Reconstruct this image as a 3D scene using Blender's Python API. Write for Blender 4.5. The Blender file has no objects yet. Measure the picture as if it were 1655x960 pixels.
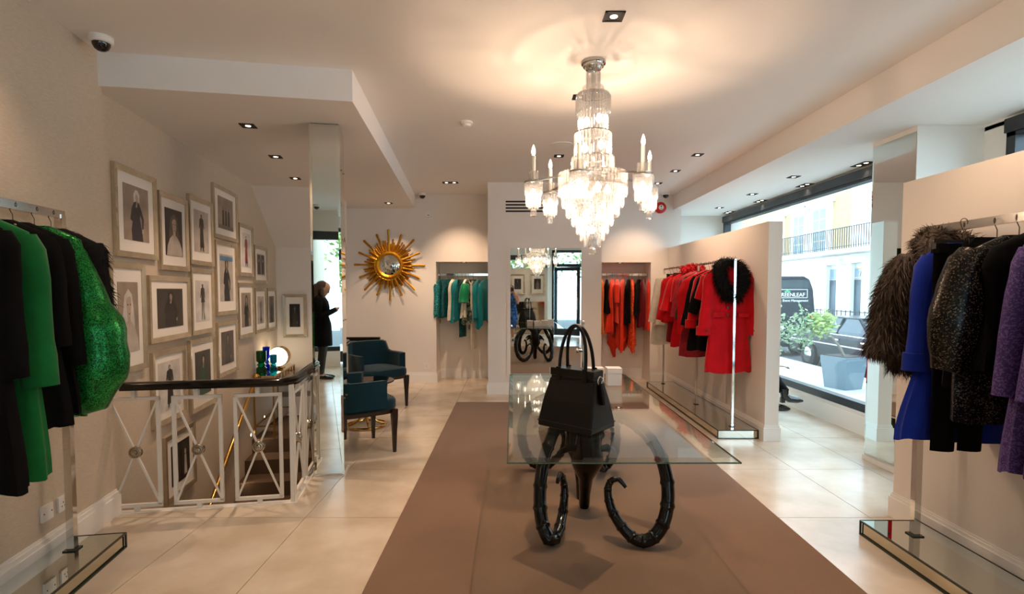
import bpy, bmesh, math, random
from mathutils import Vector, Matrix
import numpy as np
RND = random.Random(11)
PI = math.pi
sc = bpy.context.scene
col = sc.collection

# ---------------------------------------------------------------- camera
cam_d = bpy.data.cameras.new('camera'); cam = bpy.data.objects.new('camera', cam_d); col.objects.link(cam)
F_PX, PITCH = 850.0, math.radians(2.6026)
cam.location = (0, 0, 1.5); cam.rotation_euler = (PI/2 - PITCH, 0, 0)
cam_d.sensor_width = 36.0; cam_d.lens = F_PX/1655*36.0; cam_d.shift_y = (506.64-480)/1655
cam_d.clip_start = 0.02; cam_d.clip_end = 300
sc.camera = cam
# ---------------------------------------------------------------- world: bright overcast sky
w = bpy.data.worlds.new('sky'); sc.world = w; w.use_nodes = True
bg = w.node_tree.nodes['Background']; bg.inputs[0].default_value = (0.59, 0.81, 1.0, 1); bg.inputs[1].default_value = 9.0
sc.view_settings.view_transform = 'Standard'; sc.view_settings.look = 'None'
sc.view_settings.gamma = 1.0; sc.view_settings.exposure = -0.33; sc.view_settings.use_curve_mapping = False
cy = sc.cycles
cy.use_denoising = True; cy.max_bounces = 10; cy.diffuse_bounces = 5; cy.glossy_bounces = 6
cy.transparent_max_bounces = 28; cy.transmission_bounces = 8; cy.sample_clamp_indirect = 6.0
cy.caustics_reflective = False; cy.caustics_refractive = False
LAMP_COL = (1.0, 0.68, 0.46)
DOWN_W = 100.0      # every recessed downlight
CHAND_W = 30.0      # each chandelier bulb group

# ---------------------------------------------------------------- materials
def lin(c):
    return tuple(((v/255)/12.92 if v/255 <= .04045 else ((v/255+.055)/1.055)**2.4) for v in c)
MATS = {}
def mat(name, rgb, rough=.5, metal=0.0, var=None, bump=None, spec=.5, sheen=0.0, coat=0.0, emit=None, alpha=1.0, stretch=None):
    """rgb in 0..255 sRGB; var=(scale, rgb2, contrast), bump=(scale, strength)"""
    m = bpy.data.materials.new(name); m.use_nodes = True
    nt = m.node_tree; b = nt.nodes['Principled BSDF']
    b.inputs['Base Color'].default_value = (*lin(rgb), 1)
    b.inputs['Roughness'].default_value = rough; b.inputs['Metallic'].default_value = metal
    b.inputs['Specular IOR Level'].default_value = spec
    if sheen: b.inputs['Sheen Weight'].default_value = sheen; b.inputs['Sheen Roughness'].default_value = .4
    if coat: b.inputs['Coat Weight'].default_value = coat; b.inputs['Coat Roughness'].default_value = .05
    if emit: b.inputs['Emission Color'].default_value = (*emit[0], 1); b.inputs['Emission Strength'].default_value = emit[1]
    tc = None
    if var or bump:
        tc = nt.nodes.new('ShaderNodeTexCoord'); src = tc.outputs['Object']
        if stretch:
            mp = nt.nodes.new('ShaderNodeMapping'); mp.inputs['Scale'].default_value = stretch
            nt.links.new(src, mp.inputs[0]); src = mp.outputs[0]
    if var:
        n = nt.nodes.new('ShaderNodeTexNoise'); n.inputs['Scale'].default_value = var[0]; n.inputs['Detail'].default_value = 6
        r = nt.nodes.new('ShaderNodeValToRGB'); k = var[2] if len(var) > 2 else .2
        r.color_ramp.elements[0].position = .5-k; r.color_ramp.elements[1].position = .5+k
        r.color_ramp.elements[0].color = (*lin(rgb), 1); r.color_ramp.elements[1].color = (*lin(var[1]), 1)
        nt.links.new(src, n.inputs['Vector']); nt.links.new(n.outputs[0], r.inputs[0]); nt.links.new(r.outputs[0], b.inputs['Base Color'])
    if bump:
        n = nt.nodes.new('ShaderNodeTexNoise'); n.inputs['Scale'].default_value = bump[0]; n.inputs['Detail'].default_value = 3
        bp = nt.nodes.new('ShaderNodeBump'); bp.inputs['Strength'].default_value = bump[1]; bp.inputs['Distance'].default_value = .01
        nt.links.new(src, n.inputs['Vector']); nt.links.new(n.outputs[0], bp.inputs['Height']); nt.links.new(bp.outputs[0], b.inputs['Normal'])
    MATS[name] = m
    return m
def cells(name, rgb, rgb2, scale, rough=.3, metal=.6, bump=.6, thr=.35, stretch=None):
    """fabric broken into small facets (sequins, lace, metallic tweed)"""
    m = mat(name, rgb, rough, metal); nt = m.node_tree; b = nt.nodes['Principled BSDF']
    tc = nt.nodes.new('ShaderNodeTexCoord'); mp = nt.nodes.new('ShaderNodeMapping'); mp.inputs['Scale'].default_value = stretch or (1, 1, 1)
    v = nt.nodes.new('ShaderNodeTexVoronoi'); v.inputs['Scale'].default_value = scale
    r = nt.nodes.new('ShaderNodeValToRGB'); sx = nt.nodes.new('ShaderNodeSeparateColor')
    r.color_ramp.elements[0].position = thr-.12; r.color_ramp.elements[1].position = thr+.12
    r.color_ramp.elements[0].color = (*lin(rgb2), 1); r.color_ramp.elements[1].color = (*lin(rgb), 1)
    bp = nt.nodes.new('ShaderNodeBump'); bp.inputs['Strength'].default_value = bump; bp.inputs['Distance'].default_value = .02
    nt.links.new(tc.outputs['Object'], mp.inputs[0]); nt.links.new(mp.outputs[0], v.inputs['Vector'])
    nt.links.new(v.outputs['Color'], sx.inputs[0]); nt.links.new(sx.outputs[0], r.inputs[0]); nt.links.new(r.outputs[0], b.inputs['Base Color'])
    nt.links.new(v.outputs['Color'], bp.inputs['Height']); nt.links.new(bp.outputs[0], b.inputs['Normal'])
    return m
def glassy(name, tint, rough=0.0, ior=1.5, body=0.0, bodycol=(1, 1, 1), glossmul=1.0):
    """clear pane: fresnel mix of transparent and glossy, optional translucent body"""
    m = bpy.data.materials.new(name); m.use_nodes = True; nt = m.node_tree; nt.nodes.clear()
    out = nt.nodes.new('ShaderNodeOutputMaterial'); tr = nt.nodes.new('ShaderNodeBsdfTransparent'); gl = nt.nodes.new('ShaderNodeBsdfGlossy')
    tr.inputs[0].default_value = (*tint, 1); gl.inputs['Roughness'].default_value = rough
    # Schlick reflectance, the same from both sides of the pane
    lw = nt.nodes.new('ShaderNodeLayerWeight'); lw.inputs[0].default_value = .5; f0 = ((ior-1)/(ior+1))**2
    pw = nt.nodes.new('ShaderNodeMath'); pw.operation = 'POWER'; pw.inputs[1].default_value = 5.0; nt.links.new(lw.outputs['Facing'], pw.inputs[0])
    fr = nt.nodes.new('ShaderNodeMath'); fr.operation = 'MULTIPLY_ADD'; fr.inputs[1].default_value = 1-f0; fr.inputs[2].default_value = f0; nt.links.new(pw.outputs[0], fr.inputs[0])
    mx = nt.nodes.new('ShaderNodeMixShader'); base = tr
    if body:
        tl = nt.nodes.new('ShaderNodeBsdfTranslucent'); tl.inputs[0].default_value = (*bodycol, 1)
        m2 = nt.nodes.new('ShaderNodeMixShader'); m2.inputs[0].default_value = body
        nt.links.new(tr.outputs[0], m2.inputs[1]); nt.links.new(tl.outputs[0], m2.inputs[2]); base = m2
    mu = nt.nodes.new('ShaderNodeMath'); mu.operation = 'MULTIPLY'; mu.inputs[1].default_value = glossmul; mu.use_clamp = True
    nt.links.new(fr.outputs[0], mu.inputs[0]); nt.links.new(mu.outputs[0], mx.inputs[0])
    nt.links.new(base.outputs[0], mx.inputs[1]); nt.links.new(gl.outputs[0], mx.inputs[2]); nt.links.new(mx.outputs[0], out.inputs[0])
    MATS[name] = m
    return m
def glow(name, rgb, strength):
    m = bpy.data.materials.new(name); m.use_nodes = True; nt = m.node_tree; nt.nodes.clear()
    out = nt.nodes.new('ShaderNodeOutputMaterial'); e = nt.nodes.new('ShaderNodeEmission')
    e.inputs[0].default_value = (*rgb, 1); e.inputs[1].default_value = strength; nt.links.new(e.outputs[0], out.inputs[0])
    MATS[name] = m
    return m
PAINT = mat('wall_paint', (238, 231, 222), .75, var=(.8, (234, 227, 218), .3))
CEIL = mat('ceiling_paint', (240, 236, 231), .8)
LINEN = mat('linen_wallpaper', (216, 202, 182), .85, var=(30, (198, 183, 162), .25), bump=(60, .25), stretch=(1, 1, 9))
TRIM = mat('white_trim', (240, 238, 234), .4)
STONE = mat('limestone', (221, 209, 192), .22, var=(2.6, (200, 185, 163), .14), spec=.5)
GROUT = mat('grout', (186, 174, 156), .8)
RUGM = mat('taupe_wool', (138, 110, 88), .95, var=(1.6, (126, 98, 76), .3), bump=(420, .5), spec=.1, sheen=.3)
STAIRC = mat('brown_carpet', (98, 80, 64), .95, var=(3, (84, 68, 54), .3), bump=(300, .4), spec=.1)
MIRROR = mat('mirror_glass', (226, 232, 228), .012, 1.0)
MIRROR2 = mat('antiqued_mirror', (214, 208, 190), .05, 1.0)
MEDGE = mat('mirror_edge', (22, 40, 34), .2)
CHROME = mat('chrome', (225, 222, 216), .08, 1.0)
STEEL = mat('polished_steel', (200, 195, 188), .18, 1.0)
BRASS = mat('brass', (196, 154, 84), .2, 1.0)
GOLD = mat('gold_leaf', (206, 152, 44), .38, .85, var=(14, (168, 112, 26), .25), bump=(40, .3))
SILVER = mat('champagne_silver_leaf', (212, 200, 176), .25, .65, var=(9, (184, 170, 144), .25))
BLACKG = mat('black_lacquer', (4, 4, 5), .1, spec=.42)
LEATHER = mat('black_leather', (11, 10, 10), .36, bump=(160, .15), spec=.35)
BLACKM = mat('black_frame', (34, 40, 44), .4)
BLACK = mat('matt_black', (10, 10, 10), .6)
WHITEP = mat('white_plastic', (238, 236, 230), .35)
VELVET = mat('teal_velvet', (3, 48, 60), .8, var=(5, (2, 36, 46), .25), sheen=.25, spec=.2)
WOODD = mat('dark_wood', (38, 24, 18), .3)
TGLASS = glassy('table_glass', (.93, .97, .95), 0, 1.5)
TEDGE = glassy('table_glass_edge', (.36, .50, .44), .02, 1.5, .25, (.4, .55, .48))
WGLASS = glassy('window_glass', (.97, .985, .98), 0, 1.45, glossmul=.8)
CRYSTAL = glassy('crystal', (.975, .97, .965), .02, 1.9, .10, (1, .98, .95), 2.2)
BULB = glow('bulb_glow', (1, .88, .74), 34)
FLAME = glow('flame_glow', (1, .88, .72), 20)
LEDG = glow('led_glow', (1, .86, .64), 7)
LAMPG = glow('lamp_disc_glow', (1, .85, .60), 5)
CANDLE = mat('candle_cream', (244, 236, 220), .5)

# ---------------------------------------------------------------- mesh builder
class MB:
    def __init__(s): s.v = []; s.f = []
    def add(s, vs, fs):
        o = len(s.v); s.v += [tuple(p) for p in vs]; s.f += [tuple(i+o for i in f) for f in fs]; return s
    def box(s, c, d, rz=0.0, taper=1.0):
        ca, sa = math.cos(rz), math.sin(rz); vs = []
        for z in (-.5, .5):
            k = taper if z > 0 else 1.0
            for x, y in ((-.5, -.5), (.5, -.5), (.5, .5), (-.5, .5)):
                px, py = x*d[0]*k, y*d[1]*k
                vs.append((c[0]+px*ca-py*sa, c[1]+px*sa+py*ca, c[2]+z*d[2]))
        return s.add(vs, [(3, 2, 1, 0), (4, 5, 6, 7), (0, 1, 5, 4), (1, 2, 6, 5), (2, 3, 7, 6), (3, 0, 4, 7)])
    def bb(s, x0, x1, y0, y1, z0, z1):
        return s.box(((x0+x1)/2, (y0+y1)/2, (z0+z1)/2), (x1-x0, y1-y0, z1-z0))
    def poly(s, pts, z0, z1):
        a = sum(pts[i][0]*pts[(i+1) % len(pts)][1]-pts[(i+1) % len(pts)][0]*pts[i][1] for i in range(len(pts)))
        if a < 0: pts = pts[::-1]
        n = len(pts); vs = [(p[0], p[1], z0) for p in pts]+[(p[0], p[1], z1) for p in pts]
        return s.add(vs, [tuple(range(n))[::-1], tuple(range(n, 2*n))]+[(i, (i+1) % n, n+(i+1) % n, n+i) for i in range(n)])
    def extr(s, pts, y0, y1):            # outline in the XZ plane given thickness along Y
        n = len(pts); vs = [(p[0], y0, p[1]) for p in pts]+[(p[0], y1, p[1]) for p in pts]
        return s.add(vs, [tuple(range(n)), tuple(range(n, 2*n))[::-1]]+[(i, n+i, n+(i+1) % n, (i+1) % n) for i in range(n)])
    def loft(s, rings, cap=True, closed=True):
        n = len(rings[0]); o = len(s.v); s.v += [tuple(p) for r in rings for p in r]
        for i in range(len(rings)-1):
            for k in range(n if closed else n-1):
                a, b = o+i*n+k, o+i*n+(k+1) % n; s.f.append((a, b, b+n, a+n))
        if cap and closed:
            s.f.append(tuple(o+k for k in range(n))[::-1]); s.f.append(tuple(o+(len(rings)-1)*n+k for k in range(n)))
        return s
    def lathe(s, prof, c=(0, 0, 0), n=20, cap=True):
        return s.loft([[(c[0]+r*math.cos(2*PI*k/n), c[1]+r*math.sin(2*PI*k/n), c[2]+z) for k in range(n)] for r, z in prof], cap)
    def tube(s, pts, rad, n=8, cap=True, flat=1.0, flatdir=None):
        P = [Vector(p) for p in pts]; m = len(P)
        if not hasattr(rad, '__len__'): rad = [rad]*m
        T = [(P[min(i+1, m-1)]-P[max(i-1, 0)]).normalized() for i in range(m)]
        up = Vector((0, 0, 1)) if abs(T[0].z) < .9 else Vector((1, 0, 0))
        if flatdir: up = Vector(flatdir)
        nx = (up-T[0]*up.dot(T[0])).normalized(); rings = []
        for i in range(m):
            nx = (nx-T[i]*nx.dot(T[i])).normalized(); ny = T[i].cross(nx)
            rings.append([P[i]+(nx*math.cos(2*PI*k/n)*flat+ny*math.sin(2*PI*k/n))*rad[i] for k in range(n)])
        return s.loft(rings, cap)
    def rod(s, a, b, r, n=8): return s.tube([a, b], r, n)
    def bar(s, a, b, wd, up=(0, 0, 1)):    # square bar from a to b
        a, b = Vector(a), Vector(b); t = (b-a).normalized(); u = Vector(up); u = (u-t*u.dot(t))
        if u.length < .01: u = Vector((1, 0, 0))-t*t.x
        u.normalize(); q = t.cross(u); h = wd/2
        return s.loft([[p+u*x*h+q*y*h for x, y in ((-1, -1), (1, -1), (1, 1), (-1, 1))] for p in (a, b)])
    def ball(s, c, r, nu=12, nv=8):
        if not hasattr(r, '__len__'): r = (r, r, r)
        rings = []
        for j in range(nv+1):
            t = PI*j/nv-PI/2; q = max(math.cos(t), .02)
            rings.append([(c[0]+r[0]*q*math.cos(2*PI*k/nu), c[1]+r[1]*q*math.sin(2*PI*k/nu), c[2]+r[2]*math.sin(t)) for k in range(nu)])
        return s.loft(rings)
    def torus(s, c, R_, r, n=24, m=8, axis='z', a0=0, a1=2*PI):
        full = abs(a1-a0-2*PI) < 1e-6; pts = []
        for i in range(n+(0 if full else 1)):
            a = a0+(a1-a0)*i/n; x, y = R_*math.cos(a), R_*math.sin(a)
            pts.append(Vector(c)+(Vector((x, y, 0)) if axis == 'z' else Vector((x, 0, y)) if axis == 'y' else Vector((0, x, y))))
        if not full: return s.tube(pts, r, m)
        rings = []
        for i, p in enumerate(pts):
            rd = (p-Vector(c)).normalized(); ax = Vector((0, 0, 1) if axis == 'z' else (0, 1, 0) if axis == 'y' else (1, 0, 0))
            rings.append([p+(rd*math.cos(2*PI*k/m)+ax*math.sin(2*PI*k/m))*r for k in range(m)])
        return s.loft(rings+[rings[0]], cap=False)
    def mesh(s, name, material, smooth=False):
        me = bpy.data.meshes.new(name); me.from_pydata(s.v, [], s.f); me.update()
        bm = bmesh.new(); bm.from_mesh(me); bmesh.ops.recalc_face_normals(bm, faces=bm.faces); bm.to_mesh(me); bm.free()
        me.materials.append(material)
        if smooth:
            me.polygons.foreach_set('use_smooth', [True]*len(me.polygons)); me.set_sharp_from_angle(angle=math.radians(smooth if smooth is not True else 42))
        return me
    def build(s, name, material, parent=None, smooth=False, loc=None, rz=0.0, label=None, kind=None):
        o = bpy.data.objects.new(name, s.mesh(name, material, smooth)); col.objects.link(o)
        if parent: o.parent = parent
        if loc: o.location = loc
        if rz: o.rotation_euler = (0, 0, rz)
        if label: o['label'] = label
        if kind: o['kind'] = kind
        return o
def tag(o, label, cat, group=None):
    o['label'] = label; o['category'] = cat
    if group: o['group'] = group
    return o
def thing(name, label, cat, loc=(0, 0, 0), rz=0.0, group=None):
    o = bpy.data.objects.new(name, None); o.empty_display_size = .1; col.objects.link(o)
    o.location = loc; o.rotation_euler = (0, 0, rz)
    return tag(o, label, cat, group)
def struct(name, mb, m, label=None, smooth=False, loc=None, rz=0):
    o = mb.build(name, m, None, smooth, loc, rz); o['kind'] = 'structure'; o['label'] = label or name.replace('_', ' '); return o
def inst(name, me, parent=None, loc=(0, 0, 0), rot=(0, 0, 0), scale=None):
    o = bpy.data.objects.new(name, me); col.objects.link(o); o.location = loc; o.rotation_euler = rot
    if parent: o.parent = parent
    if scale: o.scale = scale
    return o
def spline(pts, n=8):
    P = [Vector(p) for p in pts]; out = []
    for i in range(len(P)-1):
        p0, p1, p2, p3 = P[max(i-1, 0)], P[i], P[i+1], P[min(i+2, len(P)-1)]
        for k in range(n):
            t = k/n; out.append(.5*((2*p1)+(p2-p0)*t+(2*p0-5*p1+4*p2-p3)*t*t+(3*p1-p0-3*p2+p3)*t**3))
    return out+[P[-1]]
def lerp_keys(keys, t):
    for (a, x), (b, y) in zip(keys, keys[1:]):
        if t <= b:
            q = (t-a)/(b-a) if b > a else 0; q = q*q*(3-2*q); return x+(y-x)*q
    return keys[-1][1]
def text(body, size, m, parent, loc, rot, name='lettering'):
    cu = bpy.data.curves.new(name, 'FONT'); cu.body = body; cu.size = size; cu.align_x = 'CENTER'; cu.extrude = .002
    tmp = bpy.data.objects.new(name, cu); col.objects.link(tmp)
    dg = bpy.context.evaluated_depsgraph_get(); me = bpy.data.meshes.new_from_object(tmp.evaluated_get(dg)); bpy.data.objects.remove(tmp)
    me.materials.clear(); me.materials.append(m)
    return inst(name, me, parent, loc, rot)
# left-hand room axes are turned by 10 degrees: u runs along the left wall, v away from it
TH = math.radians(10); P0 = Vector((-2.69, 3.43)); DU = Vector((-math.sin(TH), math.cos(TH))); DV = Vector((math.cos(TH), math.sin(TH)))
def uv(u, v): q = P0+DU*u+DV*v; return (q.x, q.y)
def uvz(u, v, z): q = P0+DU*u+DV*v; return (q.x, q.y, z)
CZ, SZ, BZ = 3.01, 2.795, 2.77     # ceiling, left soffit and window-bay heights
YB, YP, XW, YF = 8.45, 7.49, 3.65, -2.2   # back wall, mirror pier, window wall, shop front
# ================================================================ STRUCTURE
# floor: limestone tiles with open joints, cut around the stair opening
def in_uv(x, y):
    q = Vector((x, y))-P0; return q.dot(DU), q.dot(DV)
def in_hole(x, y):
    u, v = in_uv(x, y); return (.03 < u < 3.85 and v < 1.13) or (.03 < u < 4.31 and v < .9) or (3.05 < u < 3.85 and v < 1.42)
def outside(x, y):
    u, v = in_uv(x, y); return v < -.02
def clip_cells(me_bm):
    for (u, v, du, dv) in ((.03, 0, 1, 0), (4.31, 0, 1, 0), (3.05, 0, 1, 0), (3.85, 0, 1, 0), (0, 1.13, 0, 1), (0, .9, 0, 1), (0, 1.42, 0, 1), (0, -.02, 0, 1)):
        n = DU*du+DV*dv; p = P0+DU*u+DV*v
        bmesh.ops.bisect_plane(me_bm, geom=me_bm.verts[:]+me_bm.edges[:]+me_bm.faces[:], plane_co=(p.x, p.y, 0), plane_no=(n.x, n.y, 0), dist=1e-5)
TX, TY, GAP = .62, .93, .0022
def tile_faces(x0, x1, y0, y1):
    bm = bmesh.new(); vs = [bm.verts.new((x, y, 0)) for x, y in ((x0, y0), (x1, y0), (x1, y1), (x0, y1))]; bm.faces.new(vs)
    cs = [in_uv(x, y) for x, y in ((x0, y0), (x1, y0), (x1, y1), (x0, y1))]
    if any(c[1] < 1.5 for c in cs): clip_cells(bm)
    fs = []
    for f in bm.faces:
        c = f.calc_center_median()
        if not in_hole(c.x, c.y) and not outside(c.x, c.y): fs.append([(v.co.x, v.co.y) for v in f.verts])
    bm.free(); return fs
# grout bed
mbf = MB()
for i in range(-1, 12):
    for j in range(-3, 13):
        x0, y0 = -3.84+i*TX, 3.4+(j-6)*TY
        for f in tile_faces(x0, min(x0+TX, XW+.05), max(y0, YF), min(y0+TY, 9.2)) if (x0 < XW and y0+TY > YF and y0 < 9.2) else []:
            mbf.poly(f, -.08, -.009)
fl = struct('floor', mbf, GROUT, 'pale limestone tiled shop floor')
for i in range(-1, 12):
    for j in range(-3, 13):
        x0, y0 = -3.84+i*TX, 3.4+(j-6)*TY
        if x0 >= XW or y0+TY <= YF or y0 >= 9.2: continue
        fs = tile_faces(x0+GAP, min(x0+TX-GAP, XW+.05), max(y0+GAP, YF), min(y0+TY-GAP, 9.2))
        if fs:
            m_ = MB()
            for f in fs: m_.poly(f, -.0085, 0)
            m_.build('tile', STONE, fl)
# stair shaft
sh = MB()
sh.poly([uv(-.05, 1.13), uv(3.05, 1.13), uv(3.05, 1.25), uv(-.05, 1.25)], -3, -.08)
sh.poly([uv(3.85, .9), uv(4.05, .9), uv(4.05, 1.6), uv(3.85, 1.6)], -.8, -.081)
sh.poly([uv(2.95, 1.42), uv(3.95, 1.42), uv(3.95, 1.6), uv(2.95, 1.6)], -.8, -.0811)
sh.poly([uv(2.9, 1.25), uv(3.05, 1.25), uv(3.05, 1.5), uv(2.9, 1.5)], -.8, -.0812)
sh.poly([uv(-.12, -.1), uv(.03, -.1), uv(.03, 1.25), uv(-.12, 1.25)], -3, -.081)
struct('wall_stair_shaft', sh, LINEN, 'papered shaft wall below the floor edge')
struct('floor_lower', MB().poly([uv(-.1, -.1), uv(3.2, -.1), uv(3.2, 1.3), uv(-.1, 1.3)], -2.95, -2.80), STAIRC, 'carpeted lower floor at the foot of the stairs')
st = thing('staircase', 'brown carpeted staircase going down beside the picture wall', 'staircase', uvz(3.05, 0, -.36), TH)
MB().bb(.0, 1.13, 0, .8, -.3, 0).bb(0, .9, .8, 1.26, -.3, 0).build('landing', STAIRC, st)
for i in range(10):
    MB().bb(.0, 1.13, -.29*(i+1)-.0, -.29*i+.03, -.17*(i+1)-.3, -.17*(i+1)).build('tread', STAIRC, st)
for i in range(1):
    MB().bb(1.13, 1.42, .0, .8, -.1, .18).build('tread', STAIRC, st)
# left wall (front part stands a little proud of the stair wall)
struct('wall_left', MB().poly([uv(-7.0, -.25), uv(0.0, -.25), uv(0.0, .055), uv(-7.0, .055)], 0, CZ), LINEN, 'linen papered wall beside the green clothes rail')
struct('wall_stair', MB().poly([uv(-.3, -.25), uv(4.6, -.25), uv(4.6, 0), uv(-.3, 0)], -3, CZ), LINEN, 'linen papered picture wall of the stairwell')
struct('wall_landing', MB().poly([uv(4.31, -.05), uv(4.31, .9), uv(5.6, .9), uv(5.6, -.05)], -.7, CZ), PAINT, 'plain end wall behind the stair landing')
# sloping underside of the upper flight
ss = MB(); a = [uvz(3.22, 0, SZ+.01), uvz(3.22, 1.0, SZ+.01), uvz(4.33, 1.0, SZ+.01), uvz(4.33, 0, SZ+.01), uvz(4.33, 0, 2.1), uvz(4.33, 1.0, 2.1)]
ss.add(a, [(0, 1, 2, 3), (0, 4, 5, 1), (0, 3, 4), (1, 5, 2), (3, 2, 5, 4)]); struct('ceiling_stair_slope', ss, PAINT, 'sloping plaster underside above the landing')
# back wall with two clothes niches
NB = 8.9
bw = MB()
bw.bb(-3.6, -1.22, YB, YB+.6, -.7, CZ)                       # left of the niche
bw.bb(-1.22, -.34, YB, YB+.6, 1.945, CZ); bw.bb(-1.22, -.34, NB, NB+.15, 0, 1.945)
bw.bb(-.34, 1.274, YB, YB+.6, 0, CZ)
bw.bb(1.274, 2.225, YB, YB+.6, 1.935, CZ); bw.bb(1.274, 2.225, NB, NB+.15, 0, 1.935)
bw.bb(2.225, 2.70, YB, YB+.9, 0, CZ)
struct('wall_back', bw, PAINT, 'cream back wall with two open clothes niches')
pier = MB(); pier.bb(-.342, 1.274, YP, YB+.01, 0, CZ); struct('wall_mirror_pier', pier, PAINT, 'cream wall pier carrying the tall mirror')
struct('wall_bay_end', MB().bb(2.69, XW+.3, 9.15, 9.35, 0, CZ), PAINT, 'white end wall of the window bay')
# ceilings
struct('ceiling', MB().bb(-4.2, 2.60, YF-.3, 9.6, CZ, CZ+.2), CEIL, 'white main ceiling')
struct('ceiling_bay', MB().bb(2.575, XW+.4, YF-.3, 9.6, BZ, CZ+.2), CEIL, 'lowered ceiling and beam above the windows')
struct('ceiling_soffit', MB().poly([(-2.95, 3.345), (-1.10, 3.69), (-1.56, 8.6), (-4.0, 8.6)], SZ, CZ+.05), CEIL, 'lowered ceiling over the stairwell')
# partitions of the window bay
def skirting(m_, x0, x1, y0, y1, h=.165, d=.018):
    m_.bb(x0-d, x1+d, y0-d, y1+d, 0, h*.8); m_.bb(x0-d*.55, x1+d*.55, y0-d*.55, y1+d*.55, h*.8, h*.92); m_.bb(x0-d*.25, x1+d*.25, y0-d*.25, y1+d*.25, h*.92, h)
struct('wall_partition_window', MB().bb(2.50, 2.635, 5.15, YB+.02, 0, 2.165), PAINT, 'half-height partition behind the red clothes rail')
struct('wall_partition_front', MB().bb(2.52, 2.655, -.6, 3.42, 0, 2.185), PAINT, 'half-height partition behind the purple and black clothes rail')
m_ = MB(); skirting(m_, 2.50, 2.635, 5.15, YB); struct('baseboard_window_partition', m_, TRIM, 'white skirting of the partition behind the red rail')
m_ = MB(); skirting(m_, 2.52, 2.655, -.6, 3.42); struct('baseboard_front_partition', m_, TRIM, 'white skirting of the partition by the purple clothes')
m_ = MB(); skirting(m_, -.342, 1.274, YP, YB-.02); struct('baseboard_pier', m_, TRIM, 'white skirting of the mirror pier')
m_ = MB(); skirting(m_, -2.5, -1.22, YB, YB+.4); skirting(m_, -1.2, -.36, NB, NB+.1); skirting(m_, 1.3, 2.2, NB, NB+.1); skirting(m_, 2.245, 2.68, YB, YB+.2)
struct('baseboard_back', m_, TRIM, 'white skirting along the back wall and niches')
bl = MB()
for (d, z0, z1) in ((.022, 0, .135), (.014, .135, .158), (.006, .158, .175)):
    bl.poly([uv(-6, .05), uv(.0+d, .05), uv(.0+d, .055+d), uv(-6, .055+d)], z0, z1)
struct('baseboard_left', bl, TRIM, 'moulded white skirting of the left wall')
# window wall on the right
ww = MB()
ww.bb(XW, XW+.3, -3, 9.3, -.6, .24)                   # plinth
ww.bb(XW, XW+.3, -3, 9.3, 2.72, CZ); ww.bb(XW, XW+.3, 9.06, 9.3, .2, 2.75); ww.bb(XW, XW+.3, 3.9, 4.75, .2, 2.75); ww.bb(XW, XW+.3, -3, -1.5, .2, 2.75)
ww.bb(XW-.05, XW, 4.75, 9.15, 0, .20); ww.bb(XW-.03, XW, 4.75, 9.15, .2, .235); ww.bb(XW-.05, XW, -2, 3.9, 0, .20)
struct('wall_right', ww, PAINT, 'white window wall with low plinth')
def window(name, y0, y1, z0, z1, label, mull=()):
    f = MB(); x0, x1 = XW-.035, XW+.07
    f.bb(x0, x1, y0, y1, z0, z0+.085); f.bb(x0, x1, y0, y1, z1-.13, z1); f.bb(x0-.02, x0, y0, y1, z1-.10, z1)
    f.bb(x0, x1, y0, y0+.07, z0, z1); f.bb(x0, x1, y1-.07, y1, z0, z1)
    for q in mull: f.bb(x0, x1, q-.03, q+.03, z0, z1)
    o = struct(name, f, BLACKM, label)
    MB().bb(XW+.02, XW+.032, y0+.05, y1-.05, z0+.06, z1-.1).build('pane', WGLASS, o)
    return o
window('window_1', 4.75, 9.06, .235, 2.74, 'large black framed shop window towards the street')
window('window_2', -1.5, 3.9, .235, 2.74, 'black framed shop window behind the right-hand clothes', (1.2,))
# shop front behind the camera
fw = MB()
for a in ((-3.4, -2.15, 0, CZ), (-.85, -.55, 0, CZ), (1.15, 1.3, 0, CZ), (2.35, 4.0, 0, CZ), (-2.15, -.85, 0, .3), (-2.15, -.85, 2.62, CZ), (-.55, 1.15, 0, .3), (-.55, 1.15, 2.62, CZ), (1.3, 2.35, 2.78, CZ)):
    fw.bb(a[0], a[1], YF-.25, YF, a[2], a[3])
struct('wall_front', fw, PAINT, 'white shop front wall behind the camera')
def fwindow(name, x0, x1, z0, z1, label):
    f = MB(); f.bb(x0, x1, YF-.12, YF-.04, z0, z0+.09); f.bb(x0, x1, YF-.12, YF+.0, z1-.16, z1); f.bb(x0, x0+.07, YF-.12, YF-.04, z0, z1); f.bb(x1-.07, x1, YF-.12, YF-.04, z0, z1)
    o = struct(name, f, BLACKM, label); MB().bb(x0+.05, x1-.05, YF-.09, YF-.08, z0+.06, z1-.1).build('pane', WGLASS, o)
fwindow('window_3', -2.15, -.85, .3, 2.62, 'black framed front window reflected in the mirror pillar')
fwindow('window_4', -.55, 1.15, .3, 2.62, 'black framed front window beside the entrance')
f = MB(); f.bb(1.3, 1.37, YF-.14, YF+.0, 0, 2.78); f.bb(2.28, 2.35, YF-.14, YF+.0, 0, 2.78); f.bb(1.3, 2.35, YF-.14, YF+.0, 2.24, 2.34); f.bb(1.3, 2.35, YF-.14, YF+.0, 2.70, 2.78)
dr = struct('door_1', f, BLACKM, 'black framed glass entrance door standing open')
MB().bb(1.37, 2.28, YF-.08, YF-.07, 2.33, 2.71).build('pane', WGLASS, dr)
lf = MB(); lf.bb(0, .1, -.025, .025, .02, 2.22); lf.bb(.78, .88, -.025, .025, .02, 2.22); lf.bb(0, .88, -.025, .025, .02, .24); lf.bb(0, .88, -.025, .025, 2.1, 2.22)
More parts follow.
